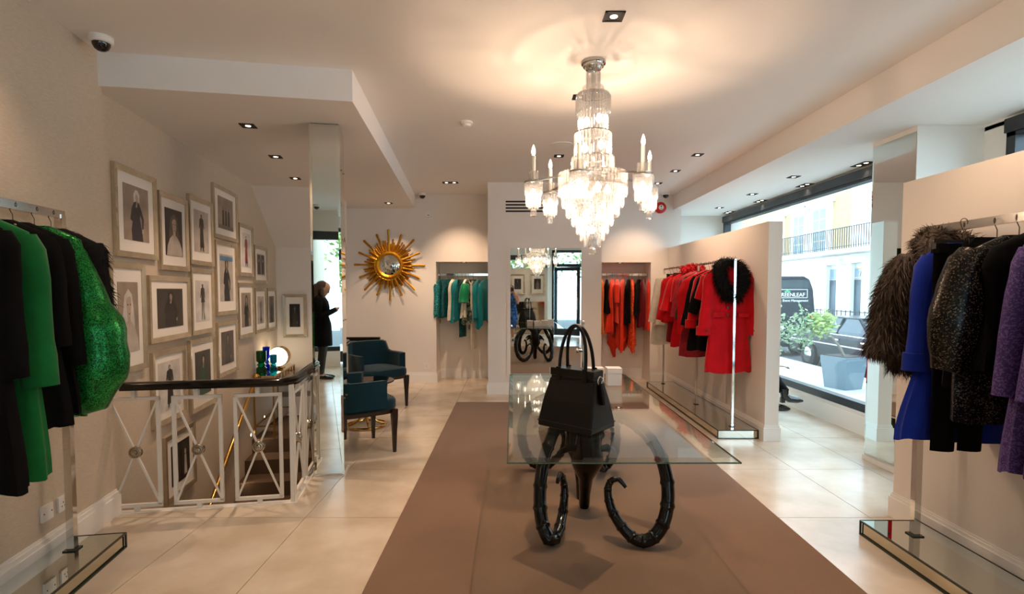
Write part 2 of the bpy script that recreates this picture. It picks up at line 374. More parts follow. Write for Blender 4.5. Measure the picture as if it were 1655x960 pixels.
leaf = lf.build('door_leaf', BLACKM, dr, loc=(1.38, YF+.03, 0), rz=math.radians(28)); MB().bb(.09, .79, -.006, .006, .23, 2.11).build('pane', WGLASS, leaf)
MB().rod((.82, .07, .85), (.82, .07, 1.25), .012).rod((.82, .0, .9), (.82, .07, .9), .008).rod((.82, .0, 1.2), (.82, .07, 1.2), .008).build('door_handle', CHROME, leaf)
# display screen with two pictures by the entrance
struct('wall_display_screen', MB().bb(-.25, 1.12, -1.72, -1.62, 0, 2.18), PAINT, 'white display screen with framed pictures near the entrance')
tag(MB().bb(-.15, 1.02, -1.615, -1.605, .1, 1.12).build('wall_mirror_panel', MIRROR2), 'low smoky mirror panel on the display screen by the entrance', 'mirror')
# ================================================================ LAMPS IN THE CEILING
def downlight(x, y, z, label, power=DOWN_W, aim=None, size=1.75, double=False, rz=0.0, group='recessed ceiling downlights'):
    t = thing('downlight', label, 'downlight', (x, y, z), rz, group)
    n = 2 if double else 1; s = .055
    fr = MB()
    L = .11*n/2
    fr.bb(-s, s, -L, -L+.012, -.006, 0); fr.bb(-s, s, L-.012, L, -.006, 0); fr.bb(-s, -s+.012, -L, L, -.006, 0); fr.bb(s-.012, s, -L, L, -.006, 0)
    fr.build('trim_frame', BLACK, t)
    MB().bb(-s+.01, s-.01, -L+.01, L-.01, -.003, -.001).build('baffle', BLACK, t)
    for k in range(n):
        yy = 0 if n == 1 else (-.055+.11*k)
        MB().lathe([(.021, -.0045), (.021, -.0032)], (0, yy, 0), 14).build('lamp_lens', LEDG, t)
    ld = bpy.data.lights.new('downlight_beam', 'SPOT'); ld.energy = power*n; ld.color = LAMP_COL; ld.spot_size = size; ld.spot_blend = 1.0; ld.shadow_soft_size = .015
    lo = bpy.data.objects.new('downlight_beam', ld); col.objects.link(lo); lo.parent = t; lo.location = (0, 0, -.02)
    if aim:
        d = Vector(aim)-Vector((x, y, z)); lo.rotation_euler = d.to_track_quat('-Z', 'Y').to_euler()
        lo.rotation_euler.rotate_axis('Z', 0); lo.rotation_euler = (Matrix.Rotation(-rz, 3, 'Z') @ d.to_track_quat('-Z', 'Y').to_matrix()).to_euler()
    return t
downlight(.563, 2.978, CZ, 'square recessed downlight in the ceiling above the handbag, in front of the chandelier', DOWN_W*1.8, size=1.5)
downlight(2.08, 5.97, CZ, 'nearest of the three square downlights in front of the red clothes rail', aim=(2.4, 5.9, .8))
downlight(2.08, 6.77, CZ, 'middle of the three square downlights in front of the red clothes rail', aim=(2.4, 6.8, .9))
downlight(2.07, 7.55, CZ, 'farthest of the three square downlights, close to the red alarm sounder', aim=(1.85, 8.75, .9), size=1.2, power=DOWN_W*1.1)
downlight(-.87, 7.5, CZ, 'square downlight in the ceiling in front of the teal clothes niche', aim=(-.8, 8.8, .8), size=1.2, power=DOWN_W*.7, double=True, rz=PI/2)
downlight(.53, 6.02, CZ, 'square downlight in the ceiling beside the round speaker behind the chandelier')
downlight(.53, 4.2, CZ, 'square downlight half hidden behind the top of the chandelier')
downlight(-2.086, 4.22, SZ, 'nearest square downlight in the lowered ceiling over the stairs', rz=TH)
downlight(-2.303, 5.19, SZ, 'middle square downlight in the lowered ceiling over the stairs', rz=TH)
downlight(-2.524, 6.19, SZ, 'farthest square downlight over the stairs, left of the mirror pillar', rz=TH)
downlight(-1.847, 7.94, SZ, 'square downlight in the lowered ceiling above the gold sunburst mirror', aim=(-1.85, 8.45, .6), size=1.3, power=DOWN_W*1.0)
for i, (x, y, dbl, wh) in enumerate([(3.174, 5.99, False, 'nearest downlight of the inner row in the window bay'), (3.2, 7.07, False, 'middle downlight of the inner row in the window bay'),
        (3.22, 8.23, False, 'farthest downlight of the inner row in the window bay'), (3.56, 6.46, True, 'second double downlight from the mirror column beside the window head'),
        (3.56, 7.61, True, 'third double downlight from the mirror column beside the window head'), (3.56, 8.71, True, 'farthest double downlight beside the window head'),
        (3.55, 5.39, True, 'double downlight beside the window head touching the mirror column')]):
    downlight(x, y, BZ, wh, 4 if dbl else 6, double=dbl)
downlight(-2.1, 2.2, CZ, 'downlight above the green clothes rail, outside the top of the picture', DOWN_W*.55, aim=(-2.5, 2.2, .3))
downlight(2.05, 2.5, CZ, 'downlight above the purple clothes rail, outside the top of the picture', DOWN_W*.75, aim=(2.42, 2.55, 1.2))
downlight(-.78, 8.55, 1.945, 'added hidden downlight brightening the teal clothes niche from its top', 9, size=2.2)  # hidden lamp added to brighten the teal niche
downlight(1.75, 8.55, 1.935, 'added hidden downlight brightening the orange clothes niche from its top', 9, size=2.2)  # unseen lamp, added for more light among the orange clothes
downlight(-1.15, -.35, CZ, 'added unseen downlight behind the camera, brightening the woman with the phone', DOWN_W*.9)  # extra unseen lamp added so her reflection is less dark
downlight(.4, -.9, CZ, 'downlight behind the camera near the entrance screen', DOWN_W*.8)
downlight(-1.15, 1.2, CZ, 'downlight behind the camera over the left floor', DOWN_W*.8)

# ================================================================ RUG, TABLE
tag(MB().bb(-.735, 1.742, 1.2, 6.91, 0, .012).build('rug', RUGM), 'large plain taupe rug under the glass table', 'rug')
tb = thing('glass_table', 'glass dining table on two black lacquered ram heads with curling horns', 'table', (.5, 3.6, .012))
tb.rotation_euler = (0, 0, 0)
def tw(p): return (p[0]-.5, p[1]-3.6, p[2]-.012)
x0, x1, y0, y1, zt = -.02, 1.012, 2.29, 4.70, .75
tp = MB(); b_ = .026
rings = [[(x0, y0, zt-.014), (x1, y0, zt-.014), (x1, y1, zt-.014), (x0, y1, zt-.014)],
         [(x0+b_, y0+b_, zt), (x1-b_, y0+b_, zt), (x1-b_, y1-b_, zt), (x0+b_, y1-b_, zt)]]
tp.loft([[tw(p) for p in r] for r in rings], cap=True)
top = tp.build('tabletop', TGLASS, tb)
eb = MB()
for (a, b) in (((x0, y0), (x1, y0)), ((x1, y0), (x1, y1)), ((x1, y1), (x0, y1)), ((x0, y1), (x0, y0))):
    eb.bar(tw((*a, zt-.0155)), tw((*b, zt-.0155)), .006)
eb.build('glass_edge', TEDGE, top)
HR = [(.55, 3.35, .585), (.60, 3.32, .665), (.69, 3.28, .695), (.81, 3.2, .626), (.885, 3.12, .52), (.912, 3.03, .353), (.885, 2.98, .19), (.815, 2.96, .082), (.725, 2.97, .056), (.645, 3.0, .115), (.59, 3.05, .2), (.571, 3.08, .297), (.588, 3.08, .36), (.63, 3.06, .38), (.668, 3.03, .342)]
HL = [(.435, 3.35, .585), (.39, 3.39, .665), (.32, 3.37, .69), (.254, 3.3, .57), (.198, 3.2, .457), (.168, 3.1, .307), (.172, 3.02, .16), (.211, 2.97, .068), (.265, 3.03, .06), (.309, 3.15, .14), (.325, 3.2, .25), (.314, 3.2, .333), (.293, 3.17, .37), (.273, 3.12, .336)]
def horn(pts):
    P = spline(pts, 10); n = len(P); m_ = MB(); rad = []
    for i in range(n):
        t = i/(n-1); r = .034+.006*math.sin(t*PI) if t < .55 else .0385-.0275*((t-.55)/.45)
        k = i % 7; rad.append(r*(1.13 if k == 0 else .97))
    return m_.tube(P, rad, 12)
for flip in (0, 1):
    def fp(p): return tw((p[0] if not flip else .99-p[0]+.0, p[1] if not flip else 7.22-p[1], p[2]))
    hd = MB(); prof = [(.665, .035, .03, 3.34), (.62, .06, .05, 3.35), (.55, .078, .065, 3.36), (.45, .095, .085, 3.37), (.37, .108, .09, 3.40), (.31, .085, .08, 3.43), (.24, .05, .06, 3.47), (.12, .038, .048, 3.51), (.04, .037, .045, 3.53), (.012, .03, .035, 3.535)]
    hd.loft([[fp((.494+a*math.cos(2*PI*k/16), yc+b*math.sin(2*PI*k/16), z)) for k in range(16)] for z, a, b, yc in prof])
    h = hd.build('ram_head', BLACKG, tb, True)
    for sgn in (-1, 1):
        e = MB(); e.tube([fp((.494+sgn*.07, 3.36, .47)), fp((.494+sgn*.12, 3.37, .475)), fp((.494+sgn*.165, 3.38, .45)), fp((.494+sgn*.19, 3.38, .42))], [.02, .027, .02, .004], 8); e.build('ear', BLACKG, h, True)
    for q in (HL, HR):
        horn([fp(p) for p in q]).build('horn', BLACKG, h, True)
# ---------------- handbag on a chrome stand
bag = thing('handbag', 'black leather handbag with two tall loop handles on the glass table', 'handbag', (.352, 2.86, .752), math.radians(-41))
body = MB(); bw_, bd = .172, .122
body.loft([[(-bw_, -bd, 0), (bw_, -bd, 0), (bw_, bd, 0), (-bw_, bd, 0)], [(-bw_*1.0, -bd*.98, .035), (bw_, -bd*.98, .035), (bw_, bd*.98, .035), (-bw_, bd*.98, .035)],
           [(-bw_*.93, -bd*.72, .15), (bw_*.93, -bd*.72, .15), (bw_*.93, bd*.72, .15), (-bw_*.93, bd*.72, .15)], [(-bw_*.84, -bd*.38, .262), (bw_*.84, -bd*.38, .262), (bw_*.84, bd*.38, .262), (-bw_*.84, bd*.38, .262)]])
bo = body.build('body', LEATHER, bag)
bv = bo.modifiers.new('bevel', 'BEVEL'); bv.width = .008; bv.segments = 2
MB().bb(-.135, .135, -.045, .045, .262, .275).build('flap', LEATHER, bag)
o = MB().bb(-.142, .142, -.05, .05, .275, .318).build('frame_top', LEATHER, bag); bv = o.modifiers.new('bevel', 'BEVEL'); bv.width = .006; bv.segments = 2
MB().bb(-bw_*1.004, bw_*1.004, -bd*1.004, bd*1.004, .028, .034).build('base_seam', BLACK, bag)
for yy in (-.04, .04):
    pts = [(.085*math.cos(a)*(1.0), yy*(1-.75*math.sin(a)), .318+.235*math.sin(a)**.85) for a in [PI*k/18 for k in range(19)]]
    pts = [(-.085, yy, .262)]+pts[::-1]+[(.085, yy, .262)]
    MB().tube(pts, .0095, 8).build('handle', LEATHER, bag, True)
    for sx in (-1, 1): MB().bb(sx*.085-.014, sx*.085+.014, yy-.012 if yy < 0 else yy+.006, yy-.006 if yy < 0 else yy+.012, .25, .325).build('handle_tab', LEATHER, bag)
MB().torus((.15, 0, .265), .022, .004, 16, 6, 'x').build('ring', STEEL, bag, True)
MB().tube([(.15, 0, .25), (.165, .0, .2), (.172, 0, .14)], [.012, .014, .012], 6).build('strap_end', LEATHER, bag, True)
sd = thing('bag_stand', 'slim chrome bag stand rising behind the black handbag', 'stand', (.405, 2.985, .752))
MB().lathe([(.055, 0), (.055, .006), (.01, .01)], n=20).build('base', CHROME, sd, True)
MB().rod((0, 0, .008), (0, 0, .56), .0065, 10).ball((0, 0, .56), .012).build('pole', CHROME, sd, True)
MB().rod((0, 0, .40), (-.03, 0, .40), .008).ball((-.033, 0, .40), .013).build('clamp_knob', CHROME, sd, True)
MB().rod((0, 0, .547), (-.045, -.10, .547), .0055).ball((-.045, -.10, .551), .009).build('hook', CHROME, sd, True)
WBOX = mat('white_card', (240, 236, 232), .5)
for i, (x, y, sx, sy, h, r, lb) in enumerate([(.80, 4.12, .11, .11, .135, .0, 'white square gift box at the right of the row behind the handbag'), (.67, 4.22, .13, .1, .12, .05, 'white gift box second from the right behind the handbag'),
        (.52, 4.25, .13, .1, .11, -.06, 'white gift box third from the right behind the handbag'), (.37, 4.2, .12, .1, .115, .03, 'leftmost white gift box behind the handbag')]):
    t = thing('gift_box', lb, 'box', (x, y, .752), r, 'white boxes on the glass table')
    MB().bb(-sx/2, sx/2, -sy/2, sy/2, 0, h*.7).build('base', WBOX, t); MB().bb(-sx/2-.002, sx/2+.002, -sy/2-.002, sy/2+.002, h*.7+.001, h).build('lid', WBOX, t)

# ================================================================ CHANDELIER
ch = thing('chandelier', 'tiered crystal chandelier with six electric candles', 'chandelier', (.54, 3.56, CZ))
def Z(z): return z-CZ
def prisms(m_, r, z1, z0, n, wd, dp, c=(0, 0), ph=0.0):
    for i in range(n):
        a = 2*PI*i/n+ph; ca, sa = math.cos(a), math.sin(a); rg = []
        for z, k in ((z1, .55), (z1-.008, 1), (z0+.012, 1), (z0, .45)):
            rg.append([(c[0]+(r+q*k)*ca-t*k*sa, c[1]+(r+q*k)*sa+t*k*ca, z) for q, t in ((-dp, 0), (0, -wd), (dp, 0), (0, wd))])
        m_.loft(rg)
MB().lathe([(.08, 0), (.08, -.018), (.068, -.02), (.068, -.036), (.058, -.038), (.05, -.055), (.02, -.06)], n=28).build('canopy', CHROME, ch, True)
MB().lathe([(.02, Z(2.80)), (.106, Z(2.798)), (.106, Z(2.793)), (.02, Z(2.792))], n=32).build('added_light_plate', CRYSTAL, ch, True)  # plate added over the drum to temper bulb light reaching the ceiling
MB().rod((0, 0, -.05), (0, 0, -1.16), .011, 10).build('stem', CHROME, ch, True)
m_ = MB(); prisms(m_, .042, Z(2.945), Z(2.835), 10, .011, .008); m_.build('stem_crystals', CRYSTAL, ch, kind='stuff')
m_ = MB(); m_.lathe([(.072, Z(2.845)), (.074, Z(2.80)), (.070, Z(2.80)), (.068, Z(2.845))], n=24, cap=False); m_.build('glass_collar', CRYSTAL, ch, True)
for r, z, h in ((.108, 2.793, .008), (.122, 2.545, .008), (.128, 2.385, .008), (.165, 2.285, .03), (.2, 2.275, .008), (.185, 2.19, .005), (.155, 2.11, .005), (.125, 2.05, .005), (.095, 1.985, .005), (.07, 1.93, .005), (.045, 1.87, .005)):
    MB().lathe([(r, Z(z)), (r, Z(z-h)), (r-.005, Z(z-h)), (r-.005, Z(z)), (r, Z(z))], n=36, cap=False).build('tier_ring', STEEL, ch, 40)
for k in range(4):
    a = PI/2*k+.3; MB().rod((0, 0, Z(2.28)), (.2*math.cos(a), .2*math.sin(a), Z(2.278)), .004, 6).build('spoke', STEEL, ch)
for r, z1, z0, n, wd in ((.108, 2.79, 2.665, 30, .0105), (.092, 2.70, 2.54, 26, .0105), (.116, 2.54, 2.385, 30, .0115), (.135, 2.385, 2.29, 32, .0125), (.222, 2.275, 2.12, 50, .0145), (.20, 2.19, 2.05, 46, .0140),
                        (.17, 2.115, 1.985, 40, .0140), (.13, 2.05, 1.925, 30, .0130), (.10, 1.985, 1.87, 24, .0125), (.075, 1.93, 1.825, 18, .0125), (.05, 1.87, 1.785, 13, .0115)):
    m_ = MB(); prisms(m_, r, Z(z1), Z(z0), n, wd*.8, .010); m_.build('crystal_tier', CRYSTAL, ch, kind='stuff')
m_ = MB()
for r, z, n in ((.20, 2.262, 60), (.11, 2.775, 34), (.185, 2.18, 50), (.155, 2.10, 40)):
    for i in range(n): m_.ball((r*math.cos(2*PI*i/n), r*math.sin(2*PI*i/n), Z(z)), .0075, 6, 4)
m_.build('crystal_beads', CRYSTAL, ch, kind='stuff')
MB().lathe([(.008, Z(1.79)), (.024, Z(1.778)), (.026, Z(1.745)), (.018, Z(1.735))], n=8).build('finial', CRYSTAL, ch)
for (x, y, z) in ((.04, 0, 2.64), (-.04, 0.01, 2.62), (.05, -.03, 2.46), (-.05, .02, 2.45), (.1, 0, 2.17), (-.09, .05, 2.17), (.02, -.1, 2.17), (-.03, .1, 2.16), (.05, .04, 2.0), (-.05, -.04, 2.0), (0, .0, 1.9)):
    MB().lathe([(.006, -.03), (.02, -.012), (.022, .005), (.01, .026), (.003, .034)], (x, y, Z(z)), 12).build('bulb', BULB, ch, True)
def plight(name, p, e, parent, r=.03, c=LAMP_COL):
    ld = bpy.data.lights.new(name, 'POINT'); ld.energy = e; ld.color = c; ld.shadow_soft_size = r
    lo = bpy.data.objects.new(name, ld); col.objects.link(lo); lo.parent = parent; lo.location = p; return lo
for z, k in ((2.60, .18), (2.46, .7), (2.17, 1.3), (1.98, 1.3)): plight('bulb_light', (.0, .03, Z(z)), CHAND_W*k, ch, .02)
for k in range(6):
    a = math.radians(190+60*k); cx, cy_ = .405*math.cos(a), .405*math.sin(a)
    arm = MB(); arm.bar((.16*math.cos(a), .16*math.sin(a), Z(2.265)), (cx, cy_, Z(2.215)), .013); arm = arm.build('arm', STEEL, ch)
    MB().lathe([(.05, Z(2.212)), (.062, Z(2.207)), (.062, Z(2.197)), (.05, Z(2.195))], (cx, cy_, 0), 20).build('drip_pan', STEEL, arm, True)
    m_ = MB(); prisms(m_, .055, Z(2.20), Z(2.115), 18, .0095, .006, (cx, cy_)); prisms(m_, .046, Z(2.13), Z(2.045), 15, .0095, .006, (cx, cy_)); prisms(m_, .03, Z(2.06), Z(2.025), 10, .009, .006, (cx, cy_))
    m_.build('cup_crystals', CRYSTAL, arm, kind='stuff')
    m_ = MB(); prisms(m_, .031, Z(2.275), Z(2.208), 9, .0095, .005, (cx, cy_)); m_.build('candle_collar', CRYSTAL, arm, kind='stuff')
    MB().lathe([(.006, Z(2.03)), (.02, Z(2.022)), (.022, Z(1.99)), (.016, Z(1.982))], (cx, cy_, 0), 8).build('drop', CRYSTAL, arm)
    MB().lathe([(.0135, Z(2.2)), (.0125, Z(2.375)), (.009, Z(2.378))], (cx, cy_, 0), 12).build('candle', CANDLE, arm, True)
    MB().lathe([(.006, Z(2.376)), (.0125, Z(2.392)), (.0135, Z(2.405)), (.008, Z(2.43)), (.001, Z(2.447))], (cx, cy_, 0), 12).build('flame_bulb', FLAME, arm, True)
    MB().lathe([(.008, -.03), (.018, -.01), (.016, .012), (.006, .03)], (cx, cy_, Z(2.13)), 10).build('bulb', BULB, arm, True)
    plight('candle_light', (cx, cy_, Z(2.47)), CHAND_W*.06, ch, .012)
    plight('cup_light', (cx, cy_, Z(2.09)), CHAND_W*.16, ch, .02)

# ================================================================ MIRRORS
mc = thing('mirror_column', 'slim mirror-clad column between the stair railing and the teal chairs', 'column', (-1.58, 4.135, 0), math.radians(10))
W_, D_ = .235, .262
MB().bb(.012, W_-.012, .012, D_-.012, 0, SZ-.002).build('core', MEDGE, mc)
def bevel_mirror(wd, h, bev=.018):
    m_ = MB(); z0 = .004
    m_.loft([[(0, 0, z0), (wd, 0, z0), (wd, 0, h), (0, 0, h)], [(bev, -.004, z0+bev), (wd-bev, -.004, z0+bev), (wd-bev, -.004, h-bev), (bev, -.004, h-bev)]]); return m_
bevel_mirror(W_-.006, SZ-.006).build('mirror_panel', MIRROR, mc, loc=(.003, .008, 0))
bevel_mirror(D_-.01, SZ-.006).build('mirror_panel', MIRROR, mc, loc=(W_-.008, .006, 0), rz=PI/2)
bevel_mirror(D_-.01, SZ-.006).build('mirror_panel', MIRROR, mc, loc=(.008, D_-.004, 0), rz=-PI/2)
MB().bb(-.006, W_+.006, -.008, D_+.006, 0, .003).build('base_strip', TRIM, mc)
mk = MB()
for z in (.62, 1.25, 1.9, 2.45): mk.rod((W_-.002, .06, z), (W_+.004, .06, z), .006); mk.rod((W_-.002, .2, z), (W_+.004, .2, z), .006)
mk.build('fixing_studs', BRASS, mc, kind='stuff')
m2 = thing('mirror_column', 'broad mirror-clad column beside the shop window and the fur coat', 'column', (3.12, 4.12, 0))
MB().bb(.012, XW-3.12, 0, .50, 0, BZ-.002).build('core', PAINT, m2)
bevel_mirror(.49, BZ-.09, .02).build('mirror_panel', MIRROR, m2, loc=(.01, .498, .045), rz=-PI/2)
MB().bb(-.004, .01, 0, .50, 0, .04).build('base_strip', TRIM, m2)
pm = thing('wall_mirror', 'tall rectangular mirror set in a painted frame on the pier', 'mirror', (-.022, YP, .295))
mw, mh = 1.005, 1.79
MB().bb(0, mw, -.006, -.002, 0, mh).build('glass', MIRROR, pm)
for a in ((-.05, 0, -.05, mh+.05), (mw, mw+.05, -.05, mh+.05), (0, mw, mh, mh+.05), (0, mw, -.05, 0)):
    MB().bb(a[0], a[1], -.016, 0, a[2], a[3]).build('frame_rail', PAINT, pm)
# sunburst mirror
sb = thing('sunburst_mirror', 'gilded sunburst wall mirror with small convex glass', 'mirror', (-1.955, YB, 1.89))
MB().loft([[(r*math.cos(2*PI*k/40), y, r*math.sin(2*PI*k/40)) for k in range(40)] for r, y in ((.245, 0), (.25, -.03), (.24, -.05), (.225, -.04), (.215, -.055), (.19, -.06), (.165, -.045), (.155, -.035))], cap=False).build('moulded_ring', GOLD, sb, True)
MB().loft([[(r*math.cos(2*PI*k/36), -.038-.03*(1-(r/.158)**2), r*math.sin(2*PI*k/36)) for k in range(36)] for r in (.158, .13, .1, .065, .03, .003)], cap=False).build('convex_glass', MIRROR, sb, True)
rr = random.Random(4)
for i in range(80):
    a = 2*PI*i/80+rr.uniform(-.02, .02); k = i % 5
    L = (.53 if k == 0 else .33+rr.uniform(0, .04) if k in (1, 4) else .38+rr.uniform(-.02, .05)) if i % 10 else .57
    w0 = .019 if k == 0 else .014
    ca, sa = math.cos(a), math.sin(a); y = -.02-.012*(i % 3)
    pts = lambda r, wd: [(r*ca-wd*sa, y, r*sa+wd*ca), (r*ca, y-.012, r*sa), (r*ca+wd*sa, y, r*sa-wd*ca), (r*ca, y+.008, r*sa)]
    MB().loft([pts(.22, w0), pts(L*.8, w0*.8), pts(L-.012, w0*1.0), pts(L, w0*.5)]).build('ray', GOLD, sb)

# ================================================================ STAIR RAILING
WM = mat('white_metal', (228, 224, 216), .4)
SILV = mat('nickel', (180, 172, 156), .22, 1.0)
def rail_run(t, L, n, pitch, start, post_end=True):
    """local x runs along the rail; panels, crossed bars, rosettes"""
    for i in range(n):
        x0 = start+i*pitch; x1 = x0+.292; pm_ = MB(); b = .022; z0, z1 = .045, .77
        for (a, c) in (((x0, z0), (x1, z0)), ((x1, z0), (x1, z1)), ((x1, z1), (x0, z1)), ((x0, z1), (x0, z0))):
            dx = b/2 if a[1] == c[1] else 0; sg = 1 if c[0] > a[0] else -1
            pm_.bar((a[0]-sg*dx, 0, a[1]) if dx else (a[0], 0, a[1]), (c[0]+sg*dx, 0, c[1]) if dx else (c[0], 0, c[1]), b, (0, 1, 0))
        p = pm_.build('panel_frame', WM, t)
        MB().bar((x0, 0, z0), (x1, 0, z1), .012, (0, 1, 0)).bar((x0, .0005, z1), (x1, .0005, z0), .012, (0, 1, 0)).build('crossed_bars', WM, p)
        xm = (x0+x1)/2; zm = (z0+z1)/2
        r_ = MB()
        for s in (-1, 1):
            r_.loft([[(xm+r*math.cos(2*PI*k/20), s*y, zm+r*math.sin(2*PI*k/20)) for k in range(20)] for r, y in ((.04, 0), (.04, .012), (.032, .018), (.027, .012), (.02, .013), (.016, .022), (.008, .024), (.002, .02))], cap=False)
        r_.build('rosette', SILV, p, True)
        MB().bar((xm, 0, z1), (xm, 0, .83), .028, (0, 1, 0)).build('stub_post', WM, p)
        MB().bar((xm, 0, 0), (xm, 0, z0), .028, (0, 1, 0)).build('stub_foot', WM, p)
hrp = [(-.036, -.02), (.036, -.02), (.04, -.008), (.03, .002), (.034, .02), (.018, .032), (-.018, .032), (-.034, .02), (-.03, .002), (-.04, -.008)]
def handrail(t, pts):
    P = [Vector(p) for p in pts]; rings = []
    for i, p in enumerate(P):
        d = (P[min(i+1, len(P)-1)]-P[max(i-1, 0)]); d.z = 0; d.normalize(); sd_ = Vector((d.y, -d.x, 0)); rings.append([p+sd_*a+Vector((0, 0, b)) for a, b in hrp])
    return MB().loft(rings).build('handrail', BLACKG, t, 50)
rt = thing('stair_railing', 'white crossed-bar stair railing with black handrail around the stairwell', 'railing', uvz(.03, 0, 0), TH)
rail_run(rt, 1.13, 3, .388, .022)
MB().bar((1.165, 0, 0), (1.165, 0, .835), .03, (0, 1, 0)).build('corner_post', WM, rt)
sub = bpy.data.objects.new('side_run', None); col.objects.link(sub); sub.parent = rt; sub.location = (1.165, .02, 0); sub.rotation_euler = (0, 0, PI/2)
bpy.data.objects.remove(sub)
class _R:  # side run: same pieces turned by 90 degrees, still children of the railing
    pass
def side_run(t, n):
    tmp = thing('tmp', 'tmp', 'tmp'); rail_run(tmp, 0, n, .388, .05)
    M = Matrix.Translation((1.165, .0, 0)) @ Matrix.Rotation(PI/2, 4, 'Z')
    for o in list(tmp.children):
        for c in [o]+list(o.children): c.data.transform(M)
        o.parent = t
    bpy.data.objects.remove(tmp)
side_run(rt, 7)
MB().bar((1.165, 2.85, 0), (1.165, 2.85, .835), .03, (0, 1, 0)).build('end_post', WM, rt)
arc = [(1.165-.09+.09*math.sin(a), .09-.09*math.cos(a), .85) for a in [PI/2*k/6 for k in range(7)]]
handrail(rt, [(.1, 0, .85), (.6, 0, .85)]+arc+[(1.165, 1.5, .85), (1.165, 2.9, .85)])
MB().bb(.0, 1.19, -.03, .03, -.05, .004).bb(1.135, 1.195, .031, 2.95, -.05, .004).build('kerb', TRIM, rt)
t2 = thing('stair_railing', 'short white railing with black handrail behind the far teal chair', 'railing', (-2.40, 7.38, 0), math.radians(2))
rail_run(t2, 0, 1, .4, .1)
MB().bar((.02, 0, 0), (.02, 0, .80), .028, (0, 1, 0)).build('post', WM, t2); MB().bar((.50, 0, 0), (.50, 0, .80), .028, (0, 1, 0)).build('post', WM, t2)
handrail(t2, [(-.1, 0, .80), (.3, 0, .80), (.54, 0, .80)])
# brass wall handrail
wr = thing('wall_handrail', 'round brass handrail sloping down the picture wall', 'handrail', uvz(.5, 0, 0), TH)
MB().tube([(.07, -.4, -1.5), (.07, 1.02, -.56), (.07, 2.41, .353), (.07, 2.50, .40)], .021, 12).build('rail', BRASS, wr, True)
MB().ball((.07, 2.53, .43), .045).build('end_cap', BRASS, wr, True)
for yy, zz in ((.6, -.838), (1.5, -.245), (2.3, .28)): MB().rod((0, yy, zz-.05), (.07, yy, zz), .009).lathe([(.02, 0), (.02, .008)], (0.006, yy, zz-.055), 10).build('bracket', BRASS, wr, True)
for (u, z, wh) in ((3.0, -.284, 'small round stair light low on the picture wall, middle of three'), (3.58, -.2, 'small round stair light under the brass console, highest of three'), (2.43, -.632, 'small round stair light low on the picture wall, lowest of three')):
    t = thing('stair_light', wh, 'stair light', uvz(u, .0, z), TH, 'stair lights')
    MB().loft([[(x, .02*math.cos(2*PI*k/14), .02*math.sin(2*PI*k/14)) for k in range(14)] for x in (0.0, .004)]).build('lens', LEDG, t)
    MB().torus((.003, 0, 0), .023, .004, 16, 6, 'x').build('bezel', STEEL, t)
    ld = bpy.data.lights.new('stair_beam', 'SPOT'); ld.energy = 2.5; ld.color = (1, .78, .55); ld.spot_size = 1.9; ld.spot_blend = .8; ld.shadow_soft_size = .02
    lo = bpy.data.objects.new('stair_beam', ld); col.objects.link(lo); lo.parent = t; lo.location = (.02, 0, 0); lo.rotation_euler = Vector((.75, 0, -.65)).to_track_quat('-Z', 'Y').to_euler()

# ================================================================ CONSOLE, VASES, LAMP
cs = thing('console_table', 'slim brass console table with mirrored top on the stair landing', 'console', uvz(3.06, .02, -.36), TH)
cw, cl, chh = .25, 1.12, .79
for x in (.012, cw-.012):
    for y in (.012, cl-.012): MB().bar((x, y, 0), (x, y, chh-.02), .02, (0, 1, 0)).build('leg', BRASS, cs)
fr = MB()
for z in (chh-.02, chh-.1, .16):
    fr.bar((.012, 0, z), (.012, cl, z), .016); fr.bar((cw-.012, 0, z), (cw-.012, cl, z), .016); fr.bar((0, .012, z), (cw, .012, z), .016); fr.bar((0, cl-.012, z), (cw, cl-.012, z), .016)
for k in range(1, 7): fr.bar((cw-.012, cl*k/7, chh-.1), (cw-.012, cl*k/7, chh-.02), .012, (0, 1, 0))
for k in range(1, 3): fr.bar((cw*k/3, .012, chh-.1), (cw*k/3, .012, chh-.02), .012, (0, 1, 0))
fr.build('frame', BRASS, cs); MB().bb(.004, cw-.004, .004, cl-.004, chh-.012, chh).build('top', MIRROR2, cs)
ct = chh-.36+.001
GGREEN = glassy('green_glass', (.02, .42, .24), .02, 1.5, .25, (.0, .4, .22)); GBLUE = glassy('blue_glass', (.05, .25, .75), .02, 1.5, .25, (.02, .15, .6)); GTEAL = glassy('teal_glass', (.02, .42, .5), .02, 1.5, .25, (.0, .35, .45))
for (u, v, m__, h, r, lb) in ((3.17, .095, GGREEN, .30, .062, 'tall waisted green glass vase at the front of the brass console'), (3.37, .10, GBLUE, .33, .045, 'tall blue glass vase behind the green one on the console'), (3.30, .205, GTEAL, .235, .045, 'short teal and blue glass vase with pinched neck on the console')):
    t = thing('vase', lb, 'vase', uvz(u, v, ct), TH, 'coloured glass vases')
    prof = [(r*.8, 0), (r, .01), (r, h*.28), (r*.62, h*.36), (r*.9, h*.42), (r*.55, h*.5), (r*.95, h*.58), (r*.97, h), (r*.85, h), (r*.83, h*.62), (r*.4, h*.5), (r*.8, h*.3), (r*.8, .03)]
    MB().lathe(prof[:3]+prof[-2:], n=20).build('base', m__, t, True); MB().lathe(prof[2:-2], n=20, cap=False).build('body', m__, t, True)
lp = thing('table_lamp', 'round drum table lamp glowing on the brass console', 'lamp', uvz(3.72, .165, ct), TH)
MB().loft([[(r*math.cos(2*PI*k/32), y, .16+r*math.sin(2*PI*k/32)) for k in range(32)] for r, y in ((.135, -.05), (.135, .09), (.128, .09), (.128, -.05), (.135, -.05))], cap=False).build('shade_band', BRASS, lp, True)
